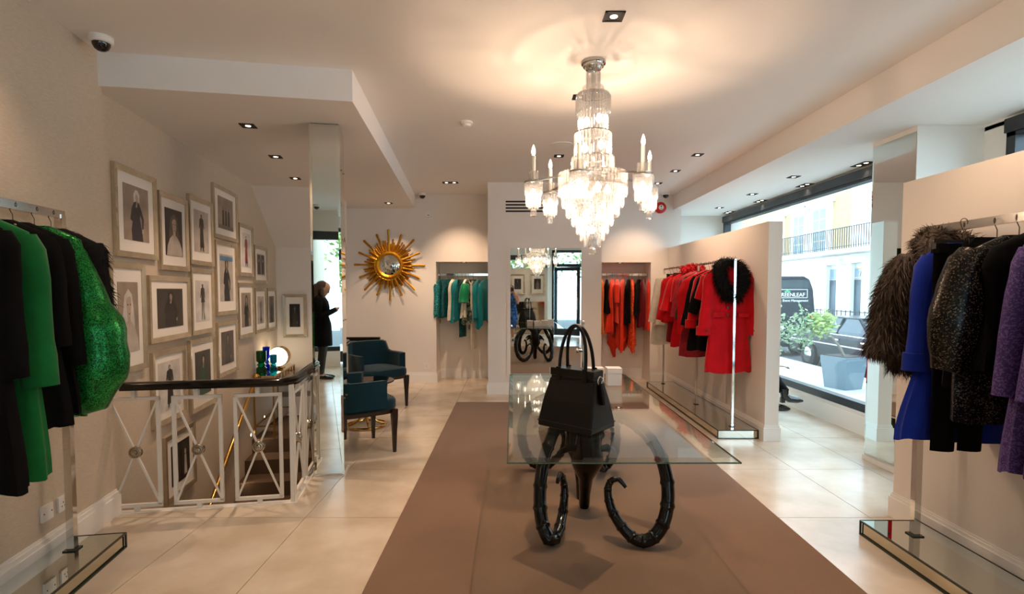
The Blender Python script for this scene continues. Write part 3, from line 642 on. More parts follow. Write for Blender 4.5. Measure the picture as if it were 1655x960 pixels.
MB().loft([[(.127*math.cos(2*PI*k/28), y, .16+.127*math.sin(2*PI*k/28)) for k in range(28)] for y in (-.03, -.02)]).build('diffuser', LAMPG, lp)
MB().bb(-.06, .06, -.05, .09, 0, .012).bb(-.02, .02, -.02, .06, .012, .035).build('foot', BRASS, lp)
plight('lamp_light', (.0, -.12, .2), 3.0, lp, .06, (1, .8, .55)); plight('lamp_light', (.0, .14, .2), 2.0, lp, .05, (1, .8, .55))

# ================================================================ CHAIRS, SIDE TABLE
def barrel_chair(label, x, y, face):
    t = thing('barrel_chair', label, 'chair', (x, y, 0), face, 'teal velvet chairs')   # faces local +X
    def shell(a, ro, ri, z0, z1):
        pass
    seat = MB(); pr = []
    for z, k in ((.40, .97), (.42, 1), (.475, 1), (.495, .97), (.502, .88)):
        rg_ = []
        for i in range(28):
            a = 2*PI*i/28; c, s_ = math.cos(a), math.sin(a); e = .45
            rg_.append((.02+.31*k*math.copysign(abs(c)**e, c), .315*k*math.copysign(abs(s_)**e, s_), z))
        pr.append(rg_)
    seat.loft(pr).build('seat', VELVET, t, 50)
    # curved back with scrolled top, lower arms
    rb = []
    N = 22
    for i in range(N+1):
        a = math.radians(65+230*i/N); q = abs(i/N-.5)*2; back = 1-max(0, min(1, (q-.42)/.16)); hgt = .68+.14*(back*back*(3-2*back))
        e = .62; c, s_ = math.cos(a), math.sin(a); cx = math.copysign(abs(c)**e, c); sy = math.copysign(abs(s_)**e, s_)
        o_ = (.0+.33*cx, .335*sy); n_ = (.0+.262*cx, .268*sy); fl = .03*back
        rb.append([(o_[0], o_[1], .43), (o_[0]*(1+fl), o_[1]*(1+fl), hgt-.09), (o_[0]*(1+fl*2.6), o_[1]*(1+fl*2), hgt-.03), (o_[0]*(1+fl*1.6), o_[1]*(1+fl*1.2), hgt), (n_[0]*1.04, n_[1]*1.04, hgt-.004), (n_[0], n_[1], hgt-.04), (n_[0], n_[1], .45)])
    MB().loft(rb).build('backrest', VELVET, t, 55)
    ap = MB(); rgs = []
    for z, k in ((.365, .95), (.402, .98)):
        rgs.append([(.02+.31*k*math.copysign(abs(math.cos(2*PI*i/28))**.45, math.cos(2*PI*i/28)), .315*k*math.copysign(abs(math.sin(2*PI*i/28))**.45, math.sin(2*PI*i/28)), z) for i in range(28)])
    ap.loft(rgs).build('apron', WOODD, t, 40)
    for sx, sy in ((1, 1), (1, -1), (-1, 1), (-1, -1)):
        X, Y = (.275 if sx > 0 else -.22), sy*.275; dx = .0 if sx > 0 else -.05
        MB().loft([[(X+dx*(1-z/.4)+p*h, Y+q*h, z) for p, q in ((-1, -1), (1, -1), (1, 1), (-1, 1))] for z, h in ((0, .013), (.2, .019), (.33, .026), (.40, .027))]).build('leg', WOODD, t)
    return t
barrel_chair('teal velvet barrel chair partly hidden by the mirror column, back to the camera', -1.47, 4.875, math.radians(35))
barrel_chair('teal velvet barrel chair farther back, facing forward near the back wall', -1.753, 6.752, math.radians(-46))
tt = thing('side_table', 'small round side table with dark glass top and brass ring base', 'side table', (-1.60, 5.72, 0))
MB().torus((0, 0, .018), .205, .014, 40, 8).build('ring_base', BRASS, tt, True)
for k in range(4):
    a = PI/2*k+.4; MB().tube(spline([(.205*math.cos(a), .205*math.sin(a), .02), (.11*math.cos(a), .11*math.sin(a), .05), (.035*math.cos(a), .035*math.sin(a), .16), (.03*math.cos(a), .03*math.sin(a), .3), (.12*math.cos(a), .12*math.sin(a), .43), (.2*math.cos(a), .2*math.sin(a), .485)], 5), .011, 8).build('curved_leg', BRASS, tt, True)
DGL = glassy('smoked_glass', (.12, .13, .13), .01, 1.55, .2, (.03, .04, .04))
MB().lathe([(.30, .492), (.305, .497), (.305, .503), (.30, .508)], n=48).build('glass_top', DGL, tt, True)
bk = thing('book', 'brown-grey hardback book lying on the small round table', 'book', (-1.62, 5.62, .509), .2)
BOOKC = mat('book_cover', (70, 54, 52), .5); PAGE = mat('paper', (226, 220, 206), .8)
MB().bb(-.12, .12, -.155, .155, 0, .003).bb(-.12, .12, -.155, .155, .027, .03).bb(-.12, -.117, -.155, .155, .003, .027).build('cover', BOOKC, bk); MB().bb(-.116, .112, -.148, .148, .003, .027).build('pages', PAGE, bk)

# ================================================================ FRAMED PHOTOGRAPHS
MATB = mat('mat_board', (236, 231, 222), .7)
TONE = {k: mat('print_'+k, v, .35, var=(7, tuple(int(c*.72) for c in v), .3)) for k, v in dict(black=(22, 20, 20), dark=(58, 50, 44), brown=(92, 78, 66), grey=(128, 120, 112), sepia=(172, 154, 136), pale=(206, 196, 184), skin=(208, 184, 164), white=(232, 228, 222), red=(150, 30, 44), blue=(96, 150, 190), green=(20, 80, 56), navy=(40, 36, 52)).items()}
PGLASS = glassy('picture_glass', (.985, .985, .98), 0, 1.45, glossmul=.6)
def ell(cx, cz, rx, rz, n=14): return [(cx+rx*math.cos(2*PI*k/n), cz+rz*math.sin(2*PI*k/n)) for k in range(n)]
def figure_print(ph, kind, x0, x1, z0, z1, cols):
    w_, h_ = x1-x0, z1-z0; X = lambda a: x0+a*w_; ZZ = lambda b: z0+b*h_
    y = [-.0168]
    def pl(pts, c, nm='printed_shape'):
        y[0] -= .00025; MB().extr([(X(a), ZZ(b)) for a, b in pts], y[0], y[0]+.0002).build(nm, TONE[c], ph)
    hair, skin, cloth = cols; ar = h_/w_
    def el(cx, cz, rx, rz): return [(cx+rx*math.cos(2*PI*k/14), cz+rz*math.sin(2*PI*k/14)) for k in range(14)]
    if kind == 'stand' or kind == 'legs':
        c0 = .5; r = .042*ar
        pl(el(c0, .87, r*1.25, .05), hair, 'printed_hair'); pl(el(c0+.01, .865, r*.85, .038), skin, 'printed_face')
        hem = .12 if kind == 'stand' else .46
        pl([(c0-.13, .80), (c0-.04, .83), (c0+.04, .83), (c0+.13, .80), (c0+.17, .58), (c0+.12, .57), (c0+.09, .68), (c0+.09, .6), (c0+.16, hem), (c0-.14, hem), (c0-.09, .6), (c0-.10, .68), (c0-.13, .57), (c0-.18, .58)], cloth, 'printed_dress')
        lg = skin if kind == 'legs' else 'black'
        pl([(c0-.08, hem), (c0-.02, hem), (c0-.03, .25), (c0-.06, .04), (c0-.11, .03), (c0-.09, .25)], lg, 'printed_leg'); pl([(c0+.02, hem), (c0+.09, hem), (c0+.07, .25), (c0+.13, .03), (c0+.07, .03), (c0+.03, .25)], lg, 'printed_leg')
    elif kind == 'portrait':
        pl([(.22, .05), (.2, .5), (.3, .8), (.5, .9), (.68, .82), (.78, .5), (.8, .05)], hair, 'printed_hair')
        pl([(.05, 0), (.1, .2), (.24, .36), (.4, .44), (.62, .43), (.8, .33), (.93, .18), (.97, 0)], cloth, 'printed_shoulders')
        pl([(.44, .38), (.43, .56), (.58, .56), (.57, .36), (.51, .3)], skin, 'printed_neck'); pl([(.38, .70), (.42, .80), (.52, .83), (.61, .78), (.64, .68), (.61, .56), (.55, .47), (.49, .47), (.42, .55)], skin, 'printed_face')
        pl(el(.455, .675, .033, .012), 'brown', 'printed_eye'); pl(el(.575, .675, .033, .012), 'brown', 'printed_eye'); pl(el(.52, .545, .035, .010), 'brown', 'printed_mouth'); pl([(.51, .66), (.53, .60), (.50, .595)], 'sepia', 'printed_nose')
        pl([(.36, .72), (.44, .86), (.6, .85), (.67, .72), (.58, .79), (.46, .79)], hair, 'printed_fringe')
    elif kind == 'group':
        for cx in (.32, .5, .68):
            pl([(cx-.07, .08), (cx-.05, .6), (cx+.05, .6), (cx+.07, .08)], cloth, 'printed_dress'); pl(el(cx, .67, .035, .05), hair, 'printed_head')
        pl([(0, 0), (1, 0), (1, .12), (0, .12)], 'grey', 'printed_ground')
    elif kind == 'half':
        pl([(.30, 0), (.28, .2), (.36, .42), (.30, .58), (.40, .70), (.50, .725), (.60, .70), (.68, .60), (.62, .42), (.70, .2), (.74, 0)], cloth, 'printed_dress')
        pl([(.40, .70), (.39, .84), (.46, .93), (.56, .93), (.63, .85), (.62, .70), (.52, .74)], hair, 'printed_hair'); pl([(.455, .80), (.48, .86), (.54, .86), (.57, .80), (.55, .73), (.51, .70), (.47, .73)], skin, 'printed_face')
        pl([(.30, .58), (.24, .38), (.34, .34), (.47, .60), (.52, .70), (.48, .71), (.43, .62), (.34, .43), (.36, .58)], cloth, 'printed_arm'); pl([(.46, .62), (.50, .72), (.54, .72), (.51, .61)], skin, 'printed_hand')
        pl([(.68, .60), (.78, .42), (.76, .24), (.70, .22), (.70, .40), (.62, .52)], cloth, 'printed_arm'); pl([(.76, .24), (.74, .15), (.69, .16), (.70, .23)], skin, 'printed_hand')
    elif kind == 'pair':
        for a, b in ((.04, .47), (.53, .96)):
            pl([(a, .05), (b, .05), (b, .95), (a, .95)], 'dark', 'printed_panel'); c = (a+b)/2
            pl([(c-.08, .1), (c-.05, .6), (c+.05, .6), (c+.09, .1)], cloth, 'printed_dress'); pl(el(c, .68, .05, .07), skin, 'printed_head')
def picture(base, rz, wd, h, bgc, kind, cols, label, mb=.17, prec=None, fw_=.042):
    t = thing('picture_frame', label, 'picture', base, rz, 'framed photographs')
    d = .028; f = MB()
    for (a, b, q) in (((0, 0), (wd, 0), (0, 1)), ((wd, 0), (wd, h), (-1, 0)), ((wd, h), (0, h), (0, -1)), ((0, h), (0, 0), (1, 0))):
        dx, dz = (b[0]-a[0]), (b[1]-a[1]); L = math.hypot(dx, dz); ux, uz = dx/L, dz/L
        pa = (a[0]+q[0]*fw_+ux*fw_, a[1]+q[1]*fw_+uz*fw_); pb = (b[0]+q[0]*fw_-ux*fw_, b[1]+q[1]*fw_-uz*fw_)
        f.loft([[(a[0], 0, a[1]), (a[0], -d, a[1]), (pa[0], -d*.8, pa[1]), (pa[0], 0, pa[1])], [(b[0], 0, b[1]), (b[0], -d, b[1]), (pb[0], -d*.8, pb[1]), (pb[0], 0, pb[1])]])
    f.build('moulding', SILVER, t)
    MB().bb(fw_-.002, wd-fw_+.002, -.014, -.004, fw_-.002, h-fw_+.002).build('mat_board', MATB, t)
    x0, x1, z0, z1 = prec or (fw_+(wd-2*fw_)*mb, wd-fw_-(wd-2*fw_)*mb, fw_+(h-2*fw_)*mb, h-fw_-(h-2*fw_)*mb*.9)
    p = MB().bb(x0, x1, -.0166, -.012, z0, z1).build('photo_print', TONE[bgc], t)
    figure_print(p, kind, x0, x1, z0, z1, cols)
    return t
FR = [(0.17, 0.75, 1.73, 2.37), (0.79, 1.32, 1.66, 2.29), (1.35, 1.91, 1.73, 2.36), (1.93, 2.64, 2.03, 2.58), (1.95, 2.58, 1.23, 2.01), (2.68, 3.19, 1.66, 2.27), (3.24, 3.80, 1.58, 2.06), (0.08, 0.54, 0.91, 1.69), (0.59, 1.32, 1.08, 1.61), (1.35, 1.88, 1.08, 1.7), (2.61, 3.18, 0.93, 1.58), (3.23, 3.72, 0.94, 1.52), (3.77, 4.21, 0.92, 1.52), (1.95, 2.55, 0.59, 1.16), (1.29, 1.88, 0.37, 1.04), (0.61, 1.19, 0.41, 1.01), (0.77, 1.35, -0.26, 0.30)]
FS = [('sepia', 'half', ('white', 'skin', 'navy'), 'framed photograph of a blonde woman in a dark dress, largest at upper left'),
      ('black', 'portrait', ('brown', 'skin', 'pale'), 'framed close-up portrait of a woman in pale fur against black'),
      ('pale', 'stand', ('black', 'grey', 'dark'), 'framed photograph of a figure in a long dark coat and hat'),
      ('sepia', 'group', ('grey', 'skin', 'black'), 'topmost framed photograph, three figures in long dark skirts'),
      ('pale', 'half', ('black', 'skin', 'black'), 'framed magazine cover with pale blue masthead and a dark-haired woman'),
      ('white', 'stand', ('dark', 'skin', 'red'), 'framed photograph of a figure in a long red dress on white'),
      ('white', 'pair', ('dark', 'skin', 'black'), 'small framed pair of two narrow dark photographs'),
      ('sepia', 'portrait', ('white', 'skin', 'pale'), 'tall framed portrait of a blonde woman in dark glasses beside the green jacket'),
      ('dark', 'half', ('black', 'sepia', 'black'), 'wide framed photograph of a seated figure on a dark brown ground'),
      ('white', 'legs', ('grey', 'brown', 'dark'), 'framed photograph of a striding figure in a short dark coat on white'),
      ('sepia', 'half', ('black', 'skin', 'black'), 'framed photograph of a figure in black below the red dress picture'),
      ('pale', 'stand', ('grey', 'skin', 'grey'), 'narrow framed photograph of a slim grey figure on a pale ground'),
      ('grey', 'half', ('dark', 'sepia', 'dark'), 'rightmost framed photograph on the stair wall, dark grey figure'),
      ('brown', 'half', ('black', 'sepia', 'dark'), 'framed brown photograph of a figure just above the black handrail'),
      ('dark', 'half', ('black', 'skin', 'green'), 'framed dark photograph of a woman in green, crossed by the handrail'),
      ('white', 'stand', ('black', 'skin', 'black'), 'framed photograph of a thin black figure on white, crossed by the handrail'),
      ('black', 'pair', ('white', 'pale', 'pale'), 'lowest framed photograph, dark group scene behind the railing')]
for (u0, u1, z0, z1), (bgc, kind, cols, lb) in zip(FR, FS):
    t = picture(uvz(u0, .001, z0), TH+PI/2, u1-u0, z1-z0, bgc, kind, cols, lb, mb=.15 if kind != 'stand' or bgc != 'white' else .12)
    if 'masthead' in lb:
        pr = [c for c in t.children if c.name.startswith('photo_print')][0]; wd, h = u1-u0, z1-z0
        MB().bb(wd*.2, wd*.8, -.0195, -.0192, h*.74, h*.80).build('masthead', TONE['blue'], pr)
picture((-3.30, 7.70, .74), TH, .33, .63, 'black', 'half', ('dark', 'grey', 'dark'), 'framed dark photograph on the landing end wall beside the mirror column', mb=.2)
bpy.data.objects['picture_frame.017'].location = uvz(4.308, .09, .80)
picture((1.02, -1.617, 1.36), PI, .44, .62, 'black', 'half', ('dark', 'grey', 'grey'), 'framed dark photograph on the display screen, nearer the door', mb=.2)
picture((.40, -1.617, 1.36), PI, .44, .62, 'black', 'half', ('dark', 'grey', 'navy'), 'framed dark photograph on the display screen, away from the door', mb=.2)

# ================================================================ CLOTHES RAILS
def clothes_rail(label, loc, rz, L, zr, bx0, bx1, posts, square=True, by0=-.25, by1=None):
    """local y runs along the rail away from the camera; base between bx0..bx1"""
    t = thing('clothes_rail', label, 'clothes rail', loc, rz); by1 = by1 if by1 is not None else L
    bt = .088
    b = MB().bb(bx0+.006, bx1-.006, by0+.006, by1-.006, .004, bt-.004).build('plinth', MIRROR2, t)
    MB().bb(bx0+.004, bx1-.004, by0+.004, by1-.004, bt-.004, bt).build('plinth_top', MIRROR, b)
    for (a, c) in (((bx0, by0), (bx1, by0)), ((bx1, by0), (bx1, by1)), ((bx1, by1), (bx0, by1)), ((bx0, by1), (bx0, by0))):
        for z in (.004, bt-.003): MB().bar((*a, z), (*c, z), .009).build('plinth_edge', MEDGE, b)
        MB().bar((*a, 0), (*a, bt), .009).build('plinth_corner', MEDGE, b)
    wd = .036 if square else .022
    for p in posts: 
        po = MB().bar((0, p, bt+.006), (0, p, zr), wd, (0, 1, 0)).build('post', CHROME, t)
        MB().bb(-wd/2-.014, wd/2+.014, p-wd/2-.014, p+wd/2+.014, bt, bt+.006).build('foot_plate', MEDGE, po)
    rb = MB(); h = wd*1.15 if square else wd
    rb.bb(-wd*.4, wd*.4, min(posts)-wd/2, max(posts)+wd/2, zr-h/2, zr+h/2); rb.build('rail', CHROME if not square else STEEL, t)
    return t
clothes_rail('chrome clothes rail on mirrored plinth carrying the red clothes', (2.27, 5.23, 0), 0, 2.8, 1.80, -.20, .205, (.14, 1.2, 2.62), False, 0, 2.78)
clothes_rail('steel clothes rail on mirrored plinth carrying the purple and black clothes', (2.32, 0, 0), 0, 3.2, 1.83, -.185, .165, (.6, 2.97), True, .3, 3.16)
clothes_rail('steel clothes rail on mirrored plinth carrying the green clothes', (-2.39, 2.80, 0), TH, 3, 1.895, -.20, .175, (-2.2, 0), True, -2.5, .17)
for (x0, x1, lb) in ((-1.215, -.345, 'chrome hanging rail inside the teal clothes niche'), (1.28, 2.22, 'chrome hanging rail inside the orange clothes niche')):
    t = thing('hanging_rail', lb, 'hanging rail', (x0, 8.67, 1.745)); MB().bb(0, x1-x0, -.009, .009, -.018, .018).build('bar', CHROME, t)
    for x in (.003, x1-x0-.003): MB().bb(x-.003, x+.003, -.02, .02, -.03, .03).build('wall_bracket', CHROME, t)

# ================================================================ GARMENTS
def fabric(name, rgb, rgb2=None, rough=.85, sheen=.25, bump=(260, .25)):
    return mat(name, rgb, rough, var=(9, rgb2 or tuple(int(c*.86) for c in rgb), .25), bump=bump, spec=.2, sheen=sheen)
RED = fabric('red_wool', (204, 6, 22)); CRIM = fabric('crimson_cloth', (160, 8, 26)); DRED = fabric('dark_red_cloth', (118, 6, 22)); BLK = mat('black_cloth', (7, 7, 8), .85, spec=.12, bump=(260, .25))
ORG = fabric('orange_red_silk', (228, 52, 20), rough=.5); ORG2 = fabric('bright_orange_silk', (240, 112, 30), rough=.5); IVO = fabric('ivory_cloth', (232, 222, 204)); TEAL = fabric('teal_silk', (0, 122, 130), rough=.5)
DTEAL = cells('dark_teal_sequin', (2, 62, 66), (10, 110, 112), 90, .4, .3, .4); TSEQ = cells('teal_sequin', (4, 92, 98), (60, 170, 170), 90, .35, .4, .5); GRN = fabric('emerald_wool', (10, 104, 46)); GSILK = fabric('jade_silk', (14, 140, 92), rough=.45)
GMET = cells('metallic_green_tweed', (2, 58, 26), (26, 150, 62), 320, .28, .6, 1.0, .5, (1, 1, .8)); RLACE = cells('red_lace', (150, 8, 26), (190, 20, 44), 130, .7, .05, .9); BSEQ = cells('black_sequin', (12, 11, 11), (110, 96, 76), 210, .25, .5, .9, .14)
BLUE = fabric('cobalt_wool', (10, 44, 158)); PLACE = cells('purple_lace', (62, 40, 104), (104, 78, 150), 170, .7, .05, .9); FURB = mat('brown_black_fur', (36, 25, 18), .6, var=(40, (82, 62, 44), .2)); FURK = mat('black_fur', (7, 6, 6), .75, spec=.2); FEATH = fabric('red_feather', (214, 18, 34))
PRNT = cells('printed_silk', (120, 128, 110), (20, 40, 30), 40, .6, 0, 0, .5); HANGB = mat('hanger_black', (14, 14, 14), .5); HOOKM = mat('hook_wire', (120, 110, 100), .25, 1.0)
_hc = {}
def hanger_meshes(clip):
    if clip in _hc: return _hc[clip]
    hk = MB().tube([(.018*math.cos(a), 0, .006+.018*math.sin(a)) for a in [math.radians(-30+240*k/12) for k in range(13)]]+[(-.01, 0, -.02), (0, 0, -.04), (0, 0, -.085)], .0022, 6).mesh('hook', HOOKM, True)
    if clip: bd = MB().bb(-.15, .15, -.008, .008, -.095, -.08).bb(-.145, -.11, -.014, .014, -.125, -.08).bb(.11, .145, -.014, .014, -.125, -.08).mesh('hanger', HANGB)
    else: bd = MB().tube(spline([(-.18, 0, -.168), (-.11, 0, -.132), (-.04, 0, -.102), (0, 0, -.096), (.04, 0, -.102), (.11, 0, -.132), (.18, 0, -.168)], 4), [.013]*6+[.011]*13+[.013]*6, 8, flat=.9).mesh('hanger', HANGB, True)
    _hc[clip] = (hk, bd); return _hc[clip]
def fur(parent, mesh_list, n, length, m_, seed=1, down=.75, name='fur_pile', wd=.0022):
    rg_ = np.random.default_rng(seed); tris = []; 
    for me in mesh_list:
        me.calc_loop_triangles()
        for t in me.loop_triangles:
            a, b, c = [np.array(me.vertices[i].co) for i in t.vertices]; ar = np.linalg.norm(np.cross(b-a, c-a))/2
            if ar > 1e-9: tris.append((a, b, c, ar, np.array(t.normal)))
    p = np.array([t[3] for t in tris]); p /= p.sum(); V = []; Fc = []
    for i in rg_.choice(len(tris), n, p=p):
        a, b, c, _, nr = tris[i]; r1, r2 = rg_.random(2); r1 = math.sqrt(r1); q = a*(1-r1)+b*r1*(1-r2)+c*r1*r2
        d = nr*.55+rg_.normal(0, .22, 3)+np.array([0, 0, -down]); d /= np.linalg.norm(d); s_ = np.cross(d, rg_.normal(0, 1, 3)); s_ /= np.linalg.norm(s_)+1e-9
        L = length*rg_.uniform(.6, 1.25); w_ = wd*rg_.uniform(.7, 1.3); k = len(V)
        V += [q-s_*w_, q+s_*w_, q+d*L*.6+s_*w_*.6+np.array([0, 0, -L*.06]), q+d*L*.6-s_*w_*.6+np.array([0, 0, -L*.06]), q+d*L+np.array([0, 0, -L*.25])]
        Fc += [(k, k+1, k+2, k+3), (k+3, k+2, k+4)]
    me = bpy.data.meshes.new(name); me.from_pydata([tuple(v) for v in V], [], Fc); me.materials.append(m_)
    o = inst(name, me, parent); o['kind'] = 'stuff'; return o
def body_mesh(L, sh=.205, chest=.235, waist=.215, hem=.26, th=.05, hth=.06, folds=5, amp=.012, point=0.0, asym=0.0, bulge=0.0, seed=0, strap=False, top=-.076, rows=18, seg=36):
    r_ = random.Random(seed); ph = r_.uniform(0, 6.28); ph2 = r_.uniform(0, 6.28); rings = []
    drop = .065/L
    wk = [(0, .07 if not strap else .15), (drop, sh if not strap else .17), (max(.22, drop+.05), chest), (.5, waist+bulge), (1, hem)]
    tk = [(0, .018), (drop, .03), (max(.25, drop+.05), th), (.55, th+bulge*.3), (1, hth)]
    for i in range(rows+1):
        t = i/rows; t = t if i > 2 else (0, drop*.55, drop)[i]
        wd, tt_ = lerp_keys(wk, t), lerp_keys(tk, t); rg_ = []
        for k in range(seg):
            a = 2*PI*k/seg; c, s_ = math.cos(a), math.sin(a)
            f = amp*t*(math.cos(folds*a+ph)+.5*math.cos((folds*2+1)*a+ph2))
            x = (wd+f)*math.copysign(abs(c)**.8, c); y = (tt_+f*1.2)*math.copysign(abs(s_)**.8, s_)
            z = top-L*t-point*(abs(c)**2)*t**3-asym*c*t**2-.012*t*math.sin(3*a+ph)
            rg_.append((x, y, z))
        rings.append(rg_)
    last = rings[-1]; rings.append([(x*.9, y*.8, z+.03) for x, y, z in last])
    return MB().loft(rings)
def sleeve_mesh(s_, L, sh=.205, r0=.075, r1=.055, spread=.05, yo=0.0, bulge=0.0, seed=0, top=-.076, balloon=None):
    r_ = random.Random(seed+int(s_*7)); pts = []; rad = []
    n = 11 if not balloon else 21
    for i in range(n):
        t = i/(n-1); pts.append((s_*(sh*.86+spread*t+bulge*math.sin(PI*min(t*1.1, 1))*.6), yo*t+.006*math.sin(5*t+seed), top-.078-L*t)); rad.append((r0+(r1-r0)*t+bulge*math.sin(PI*t)*.55)*(1+.05*math.sin(9*t+seed)+r_.uniform(-.03, .03))*(1 if i else .72))
    if balloon:
        pts = [(s_*(sh*.7+lerp_keys(balloon[1], i/(n-1))), .004*math.sin(i), top-.05-L*i/(n-1)) for i in range(n)]
        rad = [lerp_keys(balloon[0], i/(n-1))*(1+.025*math.sin(i*2.1)) for i in range(n)]
        return MB().tube(pts, rad, 24, flat=.75, flatdir=(0, 1, 0))
    return MB().tube(pts, rad, 14, flat=.72, flatdir=(0, 1, 0))
def garment(name, cat, label, loc, rz, m_, L=.6, sl=0.0, slm=None, clip=False, tagm=False, group=None, furn=0, furl=.05, furm=None, collar=None, cuff=False, buttons=False, r0=.075, r1=.055, spread=.05, slb=0.0, seed=1, legs=False, bodyname='body', balloon=None, **kw):
    t = thing(name, label, cat, loc, rz, group)
    hk, bd = hanger_meshes(clip); h = inst('hanger', bd, t); inst('hook', hk, h); meshes = []
    if legs:
        for s_ in (-1, 1):
            rg_ = []
            for i in range(10):
                q = i/9; z = -.1-L*q; wd = .075-.015*q; rg_.append([(s_*.068+wd*math.cos(2*PI*k/14)*(1.0), .022*math.sin(2*PI*k/14)+.006*math.sin(6*q+k), z) for k in range(14)])
            MB().loft(rg_).build('trouser_leg', m_, t, True)
        MB().bb(-.14, .14, -.024, .024, -.145, -.1).build('waistband', m_, t)
    else:
        if clip: kw = dict(sh=.14, chest=.17, waist=.19, hem=kw.get('hem', .22), strap=True, **{k: v for k, v in kw.items() if k not in ('sh', 'chest', 'waist', 'hem')})
        o = body_mesh(L, seed=seed, **kw).build(bodyname, m_, t, 60); meshes.append(o.data)
        if sl:
            for s_ in (-1, 1):
                e = sleeve_mesh(s_, sl, kw.get('sh', .205), r0, r1, spread, .0, slb, seed, balloon=balloon).build('sleeve', slm or m_, t, 60); meshes.append(e.data)
                if cuff:
                    q = (s_*(kw.get('sh', .205)*.86+spread), 0, -.154-sl)
                    MB().tube([(q[0], q[1], q[2]+.085), (q[0], q[1], q[2]-.006)], [r1*1.16, r1*1.2], 14, flat=.74, flatdir=(0, 1, 0)).build('cuff', m_, e, 40)
    if furn: fur(t, meshes, furn, furl, furm or FURK, seed)
    if collar:
        cm, kind = collar
        if kind == 'fur':
            c = MB().tube(spline([(-.02, -.06, -.42), (-.07, -.062, -.32), (-.12, -.055, -.2), (-.105, -.02, -.1), (-.05, .03, -.06), (0, .045, -.05), (.05, .03, -.06), (.105, -.02, -.1), (.12, -.055, -.2), (.07, -.062, -.32), (.02, -.06, -.42)], 4), [.035]+[.06]*39+[.035], 10).build('collar', cm, t, True)
            fur(c, [c.data], 4200, .05, cm, seed+3, .3)
        elif kind == 'feather':
            c = MB().ball((0, 0, -.05), (.15, .06, .06), 14, 8).build('collar', cm, t, True); fur(c, [c.data], 500, .05, cm, seed+3, .0, wd=.006)
        elif kind == 'beads':
            m2_ = MB()
            for k in range(22):
                a = math.radians(200+140*k/21); m2_.ball((.1*math.cos(a), -.03, -.07+.09*math.sin(a)), .006, 6, 4)
            m2_.build('bead_trim', SILVER, t, kind='stuff')
        elif kind == 'lapel':
            for s_ in (-1, 1): MB().extr([(s_*.02, -.30), (s_*.10, -.2), (s_*.115, -.145), (s_*.06, -.10), (s_*.02, -.105)], -.062, -.05).build('lapel', cm, t)
    if buttons:
        for x in (-.035, .045):
            for z in (-.42, -.50, -.58): MB().lathe([(.012, 0), (.011, .006)], (0, 0, 0), 12).build('button', HANGB, t, loc=(x, -.064, z)).rotation_euler = (PI/2, 0, 0)
        for s_ in (-1, 1):
            MB().bb(s_*.13-.055, s_*.13+.055, -.072, -.055, -.60, -.555).build('pocket_flap', m_, t)
            MB().lathe([(.011, 0), (.010, .006)], n=10).build('button', HANGB, t, loc=(s_*.25, -.062, -.74)).rotation_euler = (PI/2, 0, 0)
    if tagm:
        zt_ = -.076-L-.03; MB().bb(-.018, .018, -.001, .001, zt_-.075, zt_).bb(-.001, .001, -.001, .001, zt_, zt_+.06).build('swing_tag', HANGB if seed % 2 else PAGE, t)
    return t
GR = 'clothes on the red rail'
def red(y, **k): return dict(loc=(2.265, y, 1.795), rz=RND.uniform(-.06, .06), group=GR, **k)
garment('wool_coat', 'coat', 'long red wool coat with black fur collar at the front of the rail', m_=RED, L=1.10, sl=.63, spread=.085, r0=.08, r1=.062, cuff=True, buttons=True, collar=(FURK, 'fur'), hem=.245, amp=.006, waist=.2, seed=1, **{**red(5.47), 'rz': .02, 'loc': (2.255, 5.475, 1.815)})
garment('jacket', 'jacket', 'short-sleeved red jacket just behind the red fur-collared coat', m_=RED, L=.52, sl=.25, seed=2, spread=.09, **red(5.62))
garment('dress', 'dress', 'knee-length black dress hanging second from the red coat', m_=BLK, L=.88, sl=.4, spread=.13, r1=.06, hem=.25, seed=3, **red(5.72))
garment('jacket', 'jacket', 'red wool jacket with dark cuff buttons in the middle of the red rail', m_=RED, L=.55, sl=.56, cuff=True, spread=.10, seed=4, **red(5.83))
garment('dress', 'dress', 'long plain black dress between two red jackets', m_=BLK, L=.90, sl=.55, spread=.13, hem=.27, seed=5, **red(5.93))
garment('cape', 'cape', 'red draped cape with pointed side hem', m_=RED, L=.46, sh=.23, chest=.30, waist=.35, hem=.34, point=.26, amp=.02, seed=6, **red(6.05))
garment('dress', 'dress', 'black sequinned dress behind the red cape', m_=BSEQ, L=.66, sl=.5, spread=.12, hem=.27, seed=7, **red(6.18))
garment('dress', 'dress', 'long dark red lace dress with ragged hem', m_=RLACE, L=1.02, sl=.5, hem=.25, amp=.018, seed=8, spread=.07, **red(6.32))
garment('top', 'top', 'crimson lace top in the middle of the red rail', m_=RLACE, L=.5, sl=.48, seed=9, spread=.09, **red(6.46))
garment('dress', 'dress', 'plain red dress with a red feather collar', m_=RED, L=.93, sl=.3, collar=(FEATH, 'feather'), seed=10, **red(6.60))
garment('jacket', 'jacket', 'ruffled red peplum jacket with layered sleeves', m_=RED, L=.62, sl=.42, r1=.085, amp=.03, folds=8, hem=.29, seed=11, spread=.10, **red(6.76))
garment('skirt', 'skirt', 'dark red straight skirt between red jackets', m_=DRED, L=.90, clip=True, hem=.22, seed=12, **red(6.9))
garment('jacket', 'jacket', 'red wool jacket towards the back of the rail', m_=RED, L=.66, sl=.55, spread=.1, seed=13, **red(7.05))
garment('trousers', 'trousers', 'black trousers clipped next to the ivory coat', m_=BLK, L=.7, clip=True, legs=True, seed=14, **red(7.22))
garment('coat', 'coat', 'ivory coat hanging at the far end of the red rail', m_=IVO, L=.72, sl=.6, seed=15, spread=.12, **red(7.4))
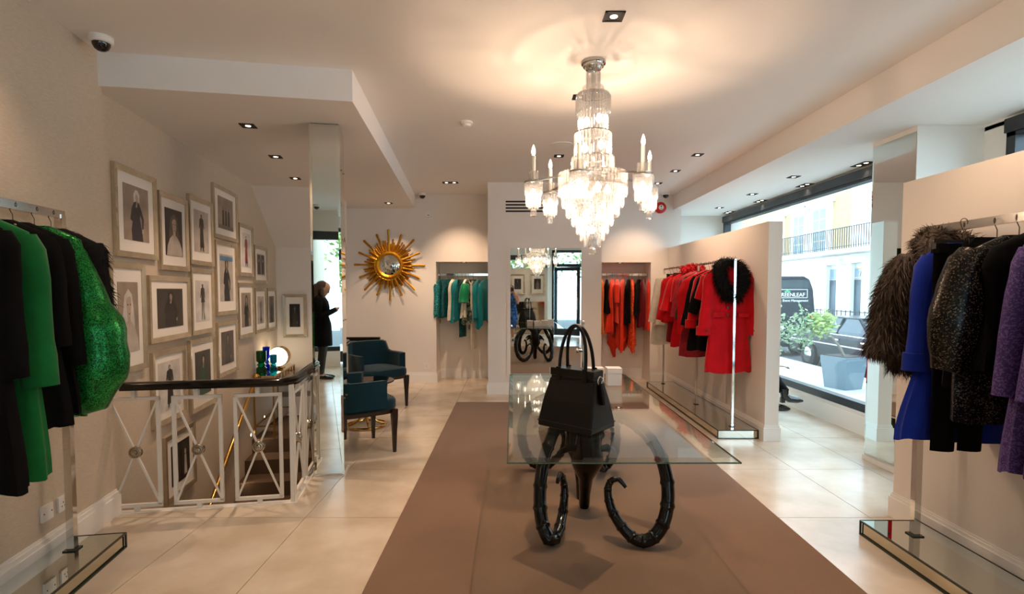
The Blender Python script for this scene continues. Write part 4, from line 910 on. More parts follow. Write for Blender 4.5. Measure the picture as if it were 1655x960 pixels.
garment('dress', 'dress', 'long ivory dress at the far end of the red rail', m_=IVO, L=1.0, seed=16, **red(7.54))
# niche with teal clothes: x from picture column
def nx(px): return (px-827.5)/850*8.64
G2 = 'teal clothes in the left niche'
def nic(px, rz=68, g=G2, z=1.742, **k): return dict(loc=(nx(px), 8.67, z), rz=math.radians(min(rz+11, 84)), group=g, **k)
garment('jacket', 'jacket', 'teal sequinned jacket at the left end of the niche', m_=TSEQ, L=.62, sl=.5, seed=21, tagm=True, **nic(711, 70))
garment('skirt', 'skirt', 'dark teal sequinned skirt on a clip hanger', m_=DTEAL, L=.62, clip=True, seed=22, **nic(724, 45))
garment('top', 'top', 'ivory top next to the dark teal skirt', m_=IVO, L=.65, seed=24, tagm=True, **nic(732, 70))
garment('dress', 'dress', 'plain bright teal dress in the middle of the niche', m_=TEAL, L=.66, amp=.02, point=.05, seed=25, **nic(740, 58))
garment('trousers', 'trousers', 'dark teal sequinned trousers hanging lowest among the teal pieces', m_=DTEAL, L=.92, clip=True, legs=True, seed=27, **nic(747, 60))
garment('blouse', 'blouse', 'ivory blouse beside the jade printed dress', m_=IVO, L=.62, seed=28, **nic(753, 72))
garment('dress', 'dress', 'jade silk ruffle dress with printed skirt', m_=PRNT, L=.72, sl=.3, slm=GSILK, r0=.1, r1=.11, amp=.03, seed=29, tagm=True, **nic(758, 62))
garment('trousers', 'trousers', 'long ivory trousers, lowest hanging in the teal niche', m_=IVO, L=1.12, clip=True, legs=True, seed=30, **nic(765, 66))
garment('jacket', 'jacket', 'short teal jacket right of the long ivory trousers', m_=TEAL, L=.68, sl=.55, seed=31, **nic(773, 70))
garment('cape', 'cape', 'teal draped cape with pointed hem at the right end of the niche', m_=TEAL, L=.62, sh=.23, chest=.28, waist=.30, hem=.30, point=.2, amp=.03, seed=32, tagm=True, **nic(786, 55))
G3 = 'orange clothes in the right niche'
garment('blouse', 'blouse', 'bright orange silk blouse at the left edge of the orange niche', m_=ORG2, L=.75, point=.15, amp=.02, seed=41, **nic(973, 70, G3))
garment('top', 'top', 'black top between orange dresses at the left of the niche', m_=BLK, L=.55, seed=42, **nic(981, 70, G3))
garment('dress', 'dress', 'long orange-red silk dress with trailing hem', m_=ORG, L=.98, amp=.03, asym=.25, point=.12, seed=43, **nic(990, 60, G3))
garment('dress', 'dress', 'orange-red ruffled dress in the middle of the niche', m_=ORG, L=.70, sl=.3, amp=.03, seed=44, **nic(998, 65, G3))
garment('dress', 'dress', 'long draped orange dress with pointed hem', m_=ORG, L=.95, point=.25, amp=.03, seed=45, **nic(1007, 60, G3))
garment('dress', 'dress', 'black dress with round fur shoulders in the orange niche', m_=BLK, L=.72, furn=500, furl=.03, seed=46, **nic(1016, 62, G3))
garment('dress', 'dress', 'orange sequinned long dress beside the black fur', m_=cells('orange_sequin', (220, 50, 20), (250, 120, 60), 80, .4, .2, .6), L=1.05, point=.15, seed=47, **nic(1022, 70, G3))
garment('fur_jacket', 'jacket', 'black fur jacket at the right of the orange niche', m_=FURK, L=.52, sl=.5, furn=1800, furl=.035, seed=48, **nic(1033, 55, G3))
garment('skirt', 'skirt', 'dark red pleated skirt below the black fur jacket', m_=DRED, L=.78, clip=True, amp=.02, folds=9, seed=49, **nic(1039, 60, G3))
garment('dress', 'dress', 'orange-red dress at the right end of the niche', m_=ORG, L=.82, seed=50, **nic(1047, 70, G3))
# right-hand rail
G4 = 'clothes on the purple and black rail'
def rgt(y, x=2.32, **k): return dict(loc=(x, y, 1.825), rz=RND.uniform(-.08, .05), group=G4, **k)
garment('fur_coat', 'coat', 'shaggy brown-black fur coat at the far end of the right rail', m_=FURB, L=.68, sl=.52, r0=.10, r1=.10, spread=.12, slb=.02, th=.075, hth=.09, furn=26000, furl=.05, furm=FURB, collar=(FURB, 'fur'), seed=61, **rgt(2.84))
garment('wool_coat', 'coat', 'cobalt blue wool coat with wide cuffs beside the fur coat', m_=BLUE, L=1.02, sl=.58, cuff=True, r0=.08, r1=.062, spread=.06, hem=.33, seed=62, **rgt(2.70))
garment('trousers', 'trousers', 'black trousers on a clip hanger in front of the blue coat', m_=BLK, L=1.03, clip=True, legs=True, seed=63, **rgt(2.60, 2.22))
garment('skirt', 'skirt', 'black straight skirt on a clip hanger behind the sequinned jacket', m_=BLK, L=.72, clip=True, seed=64, **rgt(2.53))
garment('jacket', 'jacket', 'black sequinned cocoon jacket glittering bronze on the right rail', m_=BSEQ, L=.86, sl=.55, r0=.10, r1=.085, spread=.10, slb=.05, bulge=.05, seed=65, **rgt(2.42))
garment('dress', 'dress', 'long plain black dress between sequinned jacket and purple lace', m_=BLK, L=.62, seed=66, **rgt(2.32))
garment('dress', 'dress', 'purple lace dress with narrow sleeve, farther of two', m_=PLACE, L=1.02, sl=.62, r0=.07, r1=.058, spread=.07, seed=67, **rgt(2.18))
garment('dress', 'dress', 'purple lace dress cut by the right edge of the picture, nearer of two', m_=PLACE, L=1.0, sl=.62, r0=.07, r1=.058, spread=.09, seed=68, **rgt(2.04))
garment('skirt', 'skirt', 'long black skirt at the right edge of the picture', m_=BLK, L=1.12, clip=True, seed=69, **rgt(1.93, 2.24))
# left-hand rail
G5 = 'clothes on the green rail'
def lft(s_, **k): return dict(loc=(-2.39+.1736*s_, 2.80-.985*s_, 1.89), rz=TH+RND.uniform(-.05, .05), group=G5, **k)
garment('fur_jacket', 'jacket', 'black fur jacket behind the metallic green jacket', m_=FURK, L=.55, sl=.45, furn=3000, furl=.045, spread=.06, seed=71, **lft(.07))
garment('bomber_jacket', 'jacket', 'metallic green tweed cocoon jacket with ballooning sleeves on the left rail', m_=GMET, L=.95, sl=.90, balloon=([(0, .035), (.12, .075), (.35, .115), (.55, .155), (.60, .138), (.72, .165), (.88, .125), (.97, .06), (1, .02)], [(0, 0), (.3, .05), (.62, .115), (.85, .07), (1, .0)]), bulge=.04, hem=.19, th=.075, hth=.07, seed=72, **lft(.19))
garment('jacket', 'jacket', 'black jacket between the metallic and the plain green piece', m_=BLK, L=.9, sl=.6, spread=.05, seed=73, **lft(.33))
garment('dress', 'dress', 'black dress with a beaded neckline beside the green coat', m_=BLK, L=.95, sl=.5, collar=(BLK, 'beads'), seed=74, **lft(.43))
garment('wool_coat', 'coat', 'emerald green wool coat on the left rail', m_=GRN, L=1.14, sl=.66, collar=(GRN, 'lapel'), hem=.25, r0=.08, r1=.07, spread=.05, seed=75, **lft(.56))
garment('coat', 'coat', 'long black coat at the left edge of the picture', m_=BLK, L=1.15, sl=.6, seed=76, **lft(.70))
garment('wool_coat', 'coat', 'second emerald coat near the end of the left rail, seen in the mirror column', m_=GRN, L=1.1, sl=.6, seed=77, **lft(1.75))

# ================================================================ WALL AND CEILING FITTINGS
DOMEG = mat('smoked_dome', (12, 12, 13), .06, spec=.7); REDP = mat('red_plastic', (206, 40, 26), .35)
for (x, y, lb) in ((-2.46, 3.22, 'dome security camera on the ceiling at the upper left corner'), (-1.407, 8.33, 'dome security camera above the call point on the back wall'), (2.40, 8.28, 'dome security camera above the red alarm sounder'), (-1.55, -1.5, 'dome security camera behind the camera, reflected in the mirror column')):
    t = thing('security_camera', lb, 'camera', (x, y, CZ), 0, 'dome security cameras')
    MB().lathe([(.062, 0), (.062, -.028), (.056, -.036), (.046, -.038)], n=24).build('housing', WHITEP, t, True)
    MB().lathe([(.048, -.034), (.046, -.05), (.036, -.07), (.02, -.081), (.003, -.085)], n=20).build('dome', DOMEG, t, True)
t = thing('smoke_detector', 'small white smoke detector on the main ceiling', 'smoke detector', (-.41, 4.815, CZ)); MB().lathe([(.055, 0), (.055, -.016), (.042, -.022), (.036, -.04), (.015, -.044)], n=24).build('housing', WHITEP, t, True); MB().lathe([(.044, -.017), (.044, -.021)], n=20).build('vent_ring', BLACK, t)
t = thing('ceiling_speaker', 'flush round white speaker in the ceiling behind the chandelier', 'speaker', (.52, 5.565, CZ)); MB().lathe([(.12, 0), (.12, -.004), (.112, -.006)], n=36).build('rim', WHITEP, t, True); MB().lathe([(.11, -.0035), (.11, -.005)], n=32).build('grille', mat('speaker_mesh', (206, 200, 192), .8), t)
t = thing('alarm_sounder', 'round red fire alarm sounder high on the back wall', 'alarm', (2.36, YB, 2.80))
MB().loft([[(r*math.cos(2*PI*k/28), y, r*math.sin(2*PI*k/28)) for k in range(28)] for r, y in ((.088, 0), (.088, -.04), (.07, -.062), (.045, -.066))]).build('housing', REDP, t, True)
MB().loft([[(.04*math.cos(2*PI*k/20), y, .04*math.sin(2*PI*k/20)) for k in range(20)] for y in (-.066, -.069)]).build('label_disc', WHITEP, t); MB().bb(-.008, .008, -.071, -.069, .004, .026).bb(-.012, .012, -.071, -.069, -.024, -.018).build('printed_marks', BLACK, t)
t = thing('call_point', 'small square white sensor box on the back wall under the camera', 'sensor', (-1.33, YB, 2.70)); MB().bb(-.045, .045, -.025, 0, -.045, .045).build('housing', WHITEP, t); MB().bb(-.014, .014, -.027, -.025, -.022, -.012).build('slot', BLACK, t)
def socket(label, base, rz, double, switches=True):
    t = thing('socket', label, 'socket', base, rz, 'wall sockets'); wd = .146 if double else .086
    MB().bb(-wd/2, wd/2, -.012, 0, -.043, .043).build('plate', WHITEP, t)
    if switches:
        for c in ((-.036, .036) if double else (0,)):
            for a in ((0, .012, .004, .009), (-.011, -.008, .0075, .004), (.011, -.008, .0075, .004)): MB().bb(c+a[0]-a[2]/2, c+a[0]+a[2]/2, -.0135, -.012, a[1]-a[3]/2-.006, a[1]+a[3]/2-.006).build('pin_hole', BLACK, t)
            MB().bb(c+.012, c+.022, -.015, -.012, .014, .03).build('switch', WHITEP, t)
    else:
        for c in (-.03, .03): MB().bb(c-.003, c+.003, -.0135, -.012, -.003, .003).build('screw', BLACK, t)
socket('double power socket low on the left wall beside the rail post', uvz(-.50, .056, .297), TH+PI/2, True)
socket('blank white cover plate low on the left wall, left of the double socket', uvz(-.66, .056, .297), TH+PI/2, False, False)
socket('single power socket low on the back wall behind the chairs', (-1.38, YB, .27), 0, False)
t = thing('air_grille', 'white slotted air grille high on the mirror pier', 'air grille', (-.09, YP, 2.585))
MB().bb(-.04, .64, -.004, 0, -.045, .215).build('plate', PAINT, t)
for k in range(4): MB().bb(0, .6, -.006, -.0035, .008+.045*k, .032+.045*k).build('slot', BLACK, t)

# ================================================================ PEOPLE
SKIN = mat('skin', (206, 158, 132), .5); HAIRB = mat('brown_hair', (58, 38, 26), .5, bump=(60, .4), stretch=(8, 8, 1)); BLUED = cells('blue_print_dress', (14, 60, 140), (60, 130, 200), 24, .8, 0, .1, .5); TIGHT = mat('black_tights', (16, 15, 17), .6); SHOE = mat('black_patent', (10, 10, 11), .1, coat=.5); PALE = mat('mannequin_skin', (226, 214, 200), .4)
def fuse(mb, m_, name, parent, voxel=.012, it=4):
    me = mb.mesh(name, m_); o = bpy.data.objects.new(name, me); col.objects.link(o)
    r_ = o.modifiers.new('r', 'REMESH'); r_.mode = 'VOXEL'; r_.voxel_size = voxel; s_ = o.modifiers.new('s', 'SMOOTH'); s_.iterations = it; s_.factor = .5
    dg = bpy.context.evaluated_depsgraph_get(); n = bpy.data.meshes.new_from_object(o.evaluated_get(dg)); bpy.data.objects.remove(o)
    n.materials.clear(); n.materials.append(m_); n.polygons.foreach_set('use_smooth', [True]*len(n.polygons)); return inst(name, n, parent)
def hand(mb, w_, d, side, up=(0, 0, 1)):
    """five separate bent fingers and a thumb leaving the side of the palm"""
    w_ = Vector(w_); d = Vector(d).normalized(); u = Vector(up); u = (u-d*u.dot(d)).normalized(); s_ = d.cross(u)*side
    mb.tube([w_-d*.02, w_+d*.03, w_+d*.085], [.024, .034, .03], 10, flat=.5, flatdir=u)
    for k, L in enumerate((.066, .075, .07, .055)):
        b = w_+d*.075+s_*(.026-.0175*k); mb.tube([b-d*.02, b+d*L*.4, b+d*L*.75-u*.018, b+d*L*.8-u*.04], [.0085, .0085, .0078, .006], 7)
    b = w_+d*.02+s_*.028; mb.tube([b, b+s_*.025+d*.025, b+s_*.028+d*.055-u*.012], [.0105, .0095, .0075], 7)
def head(mb, c, f, tilt=0.0, s_=1.0):
    """c centre, f facing direction (horizontal)"""
    c = Vector(c); f = Vector(f).normalized(); r_ = f.cross(Vector((0, 0, 1))); f2 = (f*math.cos(tilt)-Vector((0, 0, 1))*math.sin(tilt)); u = r_.cross(f2)
    rings = []
    for z, a, b, off in ((-.112, .018, .02, .05), (-.10, .034, .04, .042), (-.07, .05, .062, .022), (-.03, .062, .078, .008), (.01, .070, .088, 0), (.05, .072, .092, -.004), (.085, .062, .08, -.008), (.11, .04, .05, -.01), (.12, .012, .015, -.01)):
        rings.append([c+(r_*a*math.cos(2*PI*k/16)+f2*(b*math.sin(2*PI*k/16)+off)+u*z)*s_ for k in range(16)])
    mb.loft(rings)
    mb.tube([c+(f2*.085+u*.02)*s_, c+(f2*.10-u*.02)*s_, c+(f2*.088-u*.035)*s_], [.008, .013, .009], 6)          # nose
    for q in (-1, 1): mb.ball(tuple(c+(r_*q*.073+f2*-.005+u*-.005)*s_), (.012, .018, .03), 8, 6)
    return r_, f2, u
def face_bits(p, c, f, tilt, lips):
    c = Vector(c); f = Vector(f).normalized(); r_ = f.cross(Vector((0, 0, 1))); f2 = (f*math.cos(tilt)-Vector((0, 0, 1))*math.sin(tilt)); u = r_.cross(f2)
    for q in (-1, 1): MB().ball(tuple(c+r_*q*.03+f2*.083+u*.008), (.011, .011, .006), 8, 5).build('eye', TONE['dark'], p)
    MB().tube([c+r_*-.022+f2*.078-u*.058, c+f2*.089-u*.056, c+r_*.022+f2*.078-u*.058], [.003, .007, .003], 6).build('mouth', lips, p)
LIPS = mat('lips', (150, 70, 66), .4)
# woman in black with a phone (seen in the mirror column); faces +X
pw = thing('person', 'woman in a black knee-length dress looking down at her phone, seen in the mirror column', 'person', (-1.50, -.78, 0), math.radians(8))
b = MB(); hc = (.05, 0, 1.51); head(b, hc, (1, 0, 0), .5)
b.tube([(.01, 0, 1.46), (-.01, 0, 1.38), (-.02, 0, 1.30)], [.05, .05, .07], 12)
b.tube([(-.02, 0, 1.36), (-.02, 0, 1.2), (-.01, 0, 1.05), (0, 0, .92), (0, 0, .84)], [.10, .135, .12, .155, .13], 14, flat=.75, flatdir=(1, 0, 0))
for s_ in (-1, 1):
    b.tube([(-.02, s_*.13, 1.35), (-.02, s_*.19, 1.31), (-.02, s_*.21, 1.18), (.0, s_*.20, 1.05), (.14, s_*.12, 1.12), (.27, s_*.05, 1.19)], [.05, .055, .045, .04, .034, .025], 10)
    hand(b, (.28, s_*.045, 1.195), (1, -s_*.15, .15), -s_)
    b.tube([(0, s_*.085, .88), (.01, s_*.085, .7), (.015, s_*.08, .5), (-.01, s_*.075, .3), (-.02, s_*.07, .09)], [.085, .075, .055, .05, .034], 10)
    b.tube([(-.05, s_*.07, .035), (.02, s_*.075, .05), (.10, s_*.08, .03), (.17, s_*.08, .022)], [.03, .036, .034, .018], 8)
bo = fuse(b, SKIN, 'body', pw); face_bits(bo, hc, (1, 0, 0), .5, LIPS)
rg_ = [[(x+a*math.cos(2*PI*k/20), bb_*math.sin(2*PI*k/20)*1.0, z) for k in range(20)] for z, a, bb_, x in ((1.40, .075, .09, -.02), (1.37, .09, .17, -.02), (1.30, .125, .205, -.01), (1.2, .135, .195, 0), (1.05, .12, .17, 0), (.92, .15, .19, .01), (.75, .155, .2, .01), (.56, .15, .195, .02))]
MB().loft(rg_).build('dress', BLK, pw, True)
for s_ in (-1, 1): MB().tube([(-.02, s_*.15, 1.35), (-.02, s_*.2, 1.29), (-.02, s_*.218, 1.18), (.0, s_*.205, 1.05), (.13, s_*.125, 1.115), (.235, s_*.068, 1.168)], [.065, .07, .06, .055, .047, .04], 12).build('sleeve', BLK, pw, True)
for s_ in (-1, 1):
    MB().tube([(.01, s_*.085, .62), (.015, s_*.08, .5), (-.01, s_*.075, .3), (-.02, s_*.07, .09)], [.076, .062, .056, .040], 12).build('tights', TIGHT, pw, True)
    MB().tube([(-.065, s_*.07, .03), (.0, s_*.073, .042), (.08, s_*.08, .036), (.15, s_*.082, .026), (.19, s_*.082, .02)], [.028, .042, .042, .034, .014], 10, flat=.8).build('shoe', SHOE, pw, True)
MB().ball((.015, 0, 1.56), (.105, .088, .09), 16, 10).tube(spline([(-.03, 0, 1.56), (-.075, 0, 1.48), (-.085, 0, 1.36), (-.08, 0, 1.22)], 4), [.08, .082, .084, .085, .085, .085, .085, .084, .08, .075, .068, .06, .04], 12).tube(spline([(.02, .07, 1.55), (.02, .085, 1.45), (.04, .09, 1.32), (.05, .085, 1.2)], 3), [.03, .032, .034, .034, .033, .03, .028, .025, .02, .01], 8).build('hair', HAIRB, pw, True)
ph = thing('phone', 'dark smartphone held by the woman in black', 'phone', (-1.105, -.725, 1.20), math.radians(8)); MB().bb(-.075, .075, -.037, .037, 0, .009).build('case', BLACK, ph); MB().bb(-.07, .07, -.033, .033, .009, .0095).build('screen', mat('screen', (60, 72, 84), .1), ph)
# photographer in a blue dress right behind the lens (seen in the pier mirror); faces +Y
pp = thing('person', 'photographer in a blue patterned dress reflected at the edge of the pier mirror', 'person', (-.05, -.42, 0))
b = MB(); hc = (.02, .05, 1.50); head(b, hc, (0, 1, 0), .0)
b.tube([(0, .01, 1.44), (0, -.01, 1.36), (0, -.02, 1.29)], [.05, .05, .07], 12)
b.tube([(0, -.02, 1.34), (0, -.02, 1.18), (0, -.01, 1.03), (0, 0, .9), (0, 0, .82)], [.10, .135, .12, .155, .13], 14, flat=.75, flatdir=(0, 1, 0))
for s_ in (-1, 1):
    b.tube([(s_*.13, -.02, 1.33), (s_*.19, -.02, 1.30), (s_*.23, .05, 1.18), (s_*.22, .12, 1.10), (s_*.15, .20, 1.28), (s_*.10, .24, 1.42)], [.05, .055, .045, .04, .034, .025], 10)
    hand(b, (s_*.095, .245, 1.43), (-s_*.5, .25, .7), -s_, (0, 1, 0))
    b.tube([(s_*.085, 0, .86), (s_*.085, .01, .7), (s_*.08, .015, .5), (s_*.075, -.01, .3), (s_*.07, -.02, .09)], [.085, .075, .055, .05, .034], 10)
    b.tube([(s_*.07, -.05, .035), (s_*.075, .02, .05), (s_*.08, .10, .03), (s_*.08, .17, .022)], [.03, .036, .034, .018], 8)
bo = fuse(b, SKIN, 'body', pp); face_bits(bo, hc, (0, 1, 0), 0, LIPS)
MB().loft([[(bb_*math.cos(2*PI*k/20), x+a*math.sin(2*PI*k/20), z) for k in range(20)] for z, a, bb_, x in ((1.38, .075, .09, -.02), (1.35, .09, .17, -.02), (1.28, .125, .205, -.01), (1.18, .135, .195, 0), (1.03, .12, .17, 0), (.9, .15, .19, .01), (.7, .17, .22, .01), (.5, .18, .24, .02))]).build('dress', BLUED, pp, True)
MB().ball((.02, .015, 1.55), (.088, .105, .09), 16, 10).tube(spline([(.0, -.03, 1.56), (0, -.075, 1.48), (0, -.085, 1.36), (0, -.08, 1.22)], 4), [.08]*8+[.075, .07, .06, .05, .03], 12).build('hair', HAIRB, pp, True)
for s_ in (-1, 1): MB().tube([(s_*.07, -.06, .03), (s_*.073, .0, .042), (s_*.08, .08, .036), (s_*.082, .15, .026), (s_*.082, .19, .02)], [.028, .042, .042, .034, .014], 10, flat=.8).build('shoe', SHOE, pp, True)
pc = thing('photo_camera', 'black camera held at eye level by the photographer in blue', 'camera', (-.02, -.135, 1.455)); MB().bb(-.07, .07, -.035, .03, 0, .09).bb(-.03, .03, -.03, .025, .09, .115).build('body', BLACK, pc)
MB().loft([[(r*math.cos(2*PI*k/20)+.0, y, .045+r*math.sin(2*PI*k/20)) for k in range(20)] for r, y in ((.036, .03), (.036, .05), (.033, .075), (.03, .078))]).build('lens', BLACKG, pc, True)
tt_ = thing('shoulder_bag', 'black shoulder bag at the side of the photographer in blue', 'bag', (-.33, -.42, .72)); MB().bb(-.05, .05, -.15, .15, 0, .24).build('body', LEATHER, tt_); MB().tube(spline([(0, -.13, .23), (.03, -.06, .5), (.10, .0, .66), (.03, .06, .5), (0, .13, .23)], 5), .009, 6).build('strap', LEATHER, tt_, True)
# seated display figures behind the partition, facing the street
tag(MB().bb(2.665, 2.88, 5.98, 6.85, 0, .44).bb(2.66, 2.89, 5.96, 6.87, .44, .465).build('bench', TRIM), 'narrow white bench behind the partition under the seated display figures', 'bench')
def sitter(label, y, k1, k2, seed):
    t = thing('mannequin', label, 'mannequin', (2.79, y, 0), 0, 'seated display mannequins'); b = MB(); hc = (.02, 0, 1.18); head(b, hc, (1, 0, 0), .05)
    b.tube([(0, 0, 1.1), (-.02, 0, 1.02), (-.02, 0, .96)], [.045, .048, .07], 12); b.tube([(-.02, 0, 1.0), (-.02, 0, .85), (0, 0, .7), (0, 0, .56)], [.09, .125, .11, .14], 14, flat=.75, flatdir=(1, 0, 0))
    for s_ in (-1, 1):
        b.tube([(-.02, s_*.12, 1.0), (-.02, s_*.18, .97), (.0, s_*.21, .82), (.04, s_*.2, .68), (.18, s_*.13, .64), (.26, s_*.1, .63)], [.045, .05, .04, .036, .03, .022], 10); hand(b, (.27, s_*.1, .63), (1, -s_*.2, -.1), -s_)
    fuse(b, PALE, 'body', t)
    MB().loft([[(x+a*math.cos(2*PI*k/18), bb_*math.sin(2*PI*k/18), z) for k in range(18)] for z, a, bb_, x in ((1.03, .07, .085, -.02), (1.0, .09, .17, -.02), (.93, .125, .2, -.01), (.8, .135, .19, 0), (.68, .13, .18, 0), (.5, .17, .21, .02))]).build('jacket', RED, t, True)
    for s_ in (-1, 1): MB().tube([(-.02, s_*.14, .99), (-.02, s_*.19, .95), (.0, s_*.22, .82), (.04, s_*.21, .68), (.17, s_*.135, .645), (.23, s_*.11, .635)], [.06, .065, .055, .05, .042, .036], 12).build('sleeve', RED, t, True)
    for s_, (kx, ky, kz, fx, fy, fz) in zip((-1, 1), (k1, k2)):
        MB().tube(spline([(.0, s_*.08, .535), (kx*.5, s_*.085+ky*.5, .545+kz*.3), (kx, s_*.08+ky, .52+kz), (kx+(fx-kx)*.35, s_*.06+ky+(fy-ky)*.4, .36+kz*.8), (fx-.10, s_*.05+fy, fz+.12)], 4), [.085, .085, .083, .08, .078, .075, .073, .072, .07, .068, .066, .064, .062, .06, .056, .052, .05], 12).build('trouser_leg', BLK, t, True)
        MB().tube([(fx-.115, s_*.05+fy, fz+.16), (fx-.11, s_*.05+fy, fz+.08), (fx-.06, s_*.05+fy, fz+.045), (fx+.03, s_*.05+fy, fz+.03), (fx+.10, s_*.05+fy, fz+.018)], [.046, .044, .046, .04, .014], 12).bb(fx-.155, fx-.11, s_*.05+fy-.02, s_*.05+fy+.02, fz, fz+.06).build('boot', SHOE, t, True)
sitter('seated display mannequin in red jacket, black trousers and patent boots, nearer one', 6.10, (.21, .0, 0, .19, .0, .0), (.22, -.02, .06, .46, -.14, .20), 1)
sitter('seated display mannequin in red jacket with one leg crossed, farther one', 6.58, (.40, .0, .0, .56, -.06, .0), (.36, .0, .0, .3, .0, .0), 2)

# ================================================================ THE STREET
PAVE = mat('paving', (176, 174, 170), .8, var=(1.5, (160, 158, 154), .3)); ASPH = mat('asphalt', (84, 86, 88), .85, var=(3, (72, 74, 76), .3))
struct('pavement', MB().bb(XW+.3, 7.6, -6, 60, -.6, -.4), PAVE, 'grey pavement outside the shop window'); struct('road', MB().bb(7.6, 14.2, -14, 60, -.8, -.6), ASPH, 'asphalt street outside'); struct('pavement_far', MB().bb(14.2, 16, -14, 60, -.7, -.48), PAVE, 'far pavement of the street')
struct('pavement_front', MB().bb(-14, XW+.3, -6, YF-.25, -.3, -.06), PAVE, 'pavement before the shop entrance'); struct('road_front', MB().bb(-14, 7.6, -14, -6, -.4, -.16), ASPH, 'side street before the entrance')
STUC = mat('white_stucco', (238, 236, 230), .7); BRICK = mat('yellow_brick', (188, 164, 122), .85, var=(6, (160, 136, 98), .3)); IRON = mat('wrought_iron', (40, 44, 48), .5); DGLASS = mat('house_window', (120, 136, 150), .1); DOORP = mat('door_paint', (44, 58, 66), .35); GOLDP = mat('gold_paint', (220, 190, 120), .4)
XF = 15.5
def Yf(px): return XF*850/(px-827.5)
def house(label, y0, y1, wallm, wins, doors, h=11.5, brickbits=()):
    t = thing('terrace_house', label, 'house', (XF, (y0+y1)/2, -.48)); oy, oz = (y0+y1)/2, -.48
    def B(nm, m_, a, p=None, x0=0, x1=.2): return MB().bb(x0, x1, a[0]-oy, a[1]-oy, a[2]-oz, a[3]-oz).build(nm, m_, p or t)
    B('wall', wallm, (y0, y1, 3.1, h), x0=0, x1=.5); B('ground_storey', STUC, (y0, y1, -.48, 3.1), x0=-.05, x1=.5); B('balcony_slab', STUC, (y0, y1, 3.12, 3.3), x0=-.9, x1=.1); B('cornice', STUC, (y0, y1, 9.6, 10.0), x0=-.4, x1=.3)
    r_ = MB(); r_.bb(-.86, -.83, y0-oy, y1-oy, 4.22-oz, 4.26-oz); r_.bb(-.86, -.83, y0-oy, y1-oy, 3.40-oz, 3.43-oz); B_ = r_.build('balcony_rail', IRON, t); n = int((y1-y0)/.16); bal = MB()
    for k in range(n): yy = y0+(k+.5)*(y1-y0)/n; bal.bar((-.845, yy-oy, 3.30-oz), (-.845, yy-oy, 4.24-oz), .025)
    bal.build('balusters', IRON, B_, kind='stuff')
    for (a, b, z0, z1, ped) in wins:
        w_ = B('window', STUC, (a-.22, b+.22, z0-.1, z1+.25), x0=-.12, x1=.02); g = B('pane', DGLASS, (a, b, z0, z1), w_, -.135, -.12)
        mn = MB(); mn.bb(-.15, -.13, (a+b)/2-.04-oy, (a+b)/2+.04-oy, z0-oz, z1-oz); 
        for k in range(1, 4): mn.bb(-.149, -.131, a-oy, b-oy, z0+(z1-z0)*k/4-.02-oz, z0+(z1-z0)*k/4+.02-oz)
        for q in (a+.05, b-.05): mn.bb(-.151, -.13, q-.05-oy, q+.05-oy, z0-oz, z1-oz)
        mn.build('glazing_bars', STUC, w_); B('hood', STUC, (a-.4, b+.4, z1+.25, z1+.42), w_, -.35, .0)
        if ped:
            m__ = MB(); A = [(-.3, a-.4-oy, z1+.42-oz), (-.3, b+.4-oy, z1+.42-oz), (-.3, (a+b)/2-oy, z1+.9-oz)]; m__.add(A+[(0, y, z) for _, y, z in A], [(0, 1, 2), (5, 4, 3), (0, 3, 4, 1), (1, 4, 5, 2), (2, 5, 3, 0)]); m__.build('pediment', STUC, w_)
    for (a, b, z1, num) in doors:
        d_ = B('door', DOORP, (a, b, -.48, 1.95), x0=-.12, x1=-.04); B('door_case', STUC, (a-.3, a, -.48, z1+.2), d_, -.3, 0); B('door_case', STUC, (b, b+.3, -.48, z1+.2), d_, -.3, 0); B('door_head', STUC, (a-.35, b+.35, z1+.2, z1+.45), d_, -.4, 0)
        B('fanlight', DGLASS, (a, b, 2.0, z1), d_, -.11, -.05); B('door_panel', mat('door_panel', (54, 70, 78), .35), (a+.12, b-.12, .3, 1.7), d_, -.14, -.12)
        if num:
            B('number_frame', GOLDP, (a+.05, b-.05, 2.02, 2.05), d_, -.13, -.11); B('number_frame', GOLDP, (a+.05, b-.05, z1-.05, z1-.02), d_, -.13, -.11)
            text(num, .42, GOLDP, d_, (-.13, (a+b)/2-oy, 2.1-oz), (PI/2, 0, -PI/2), 'number')
    ar = MB(); n = int((y1-y0)/.3)
    for k in range(n): yy = y0+(k+.5)*(y1-y0)/n; ar.bar((-1.2, yy-oy, 0), (-1.2, yy-oy, 1.1), .03)
    ar.bb(-1.215, -1.185, y0-oy, y1-oy, 1.02, 1.06); ar.build('area_railing', IRON, t, kind='stuff')
    return t
house('yellow brick terrace house with white window surrounds and balcony across the street', 24.2, 34.5, BRICK, [(27.75, 28.95, 3.4, 5.4, True), (25.8, 27.1, 3.4, 5.5, False), (30.3, 31.5, 3.4, 5.4, False), (27.75, 28.95, 7.0, 8.8, False), (25.8, 27.1, 7.0, 8.8, False)], [(24.7, 25.5, 2.47, '')])
house('white stucco terrace house with door number 7 across the street', 12.0, 24.2, STUC, [(21.3, 22.35, 3.4, 5.4, False), (18, 19.1, 3.4, 5.4, False), (14.6, 15.7, 3.4, 5.4, False), (21.3, 22.35, 7, 8.8, False)], [(22.93, 23.67, 2.49, '7')])
house('far brick terrace house at the left end of the street view', 34.5, 46, BRICK, [(36.5, 37.8, 3.4, 5.4, True), (40, 41.2, 3.4, 5.4, False)], [(35.2, 36.1, 2.47, '')])
house('nearest stucco terrace house seen through the right window', 0, 12.0, STUC, [(9, 10.1, 3.4, 5.4, False), (5.6, 6.7, 3.4, 5.4, False), (2, 3.1, 3.4, 5.4, False)], [(7.4, 8.3, 2.47, '')])
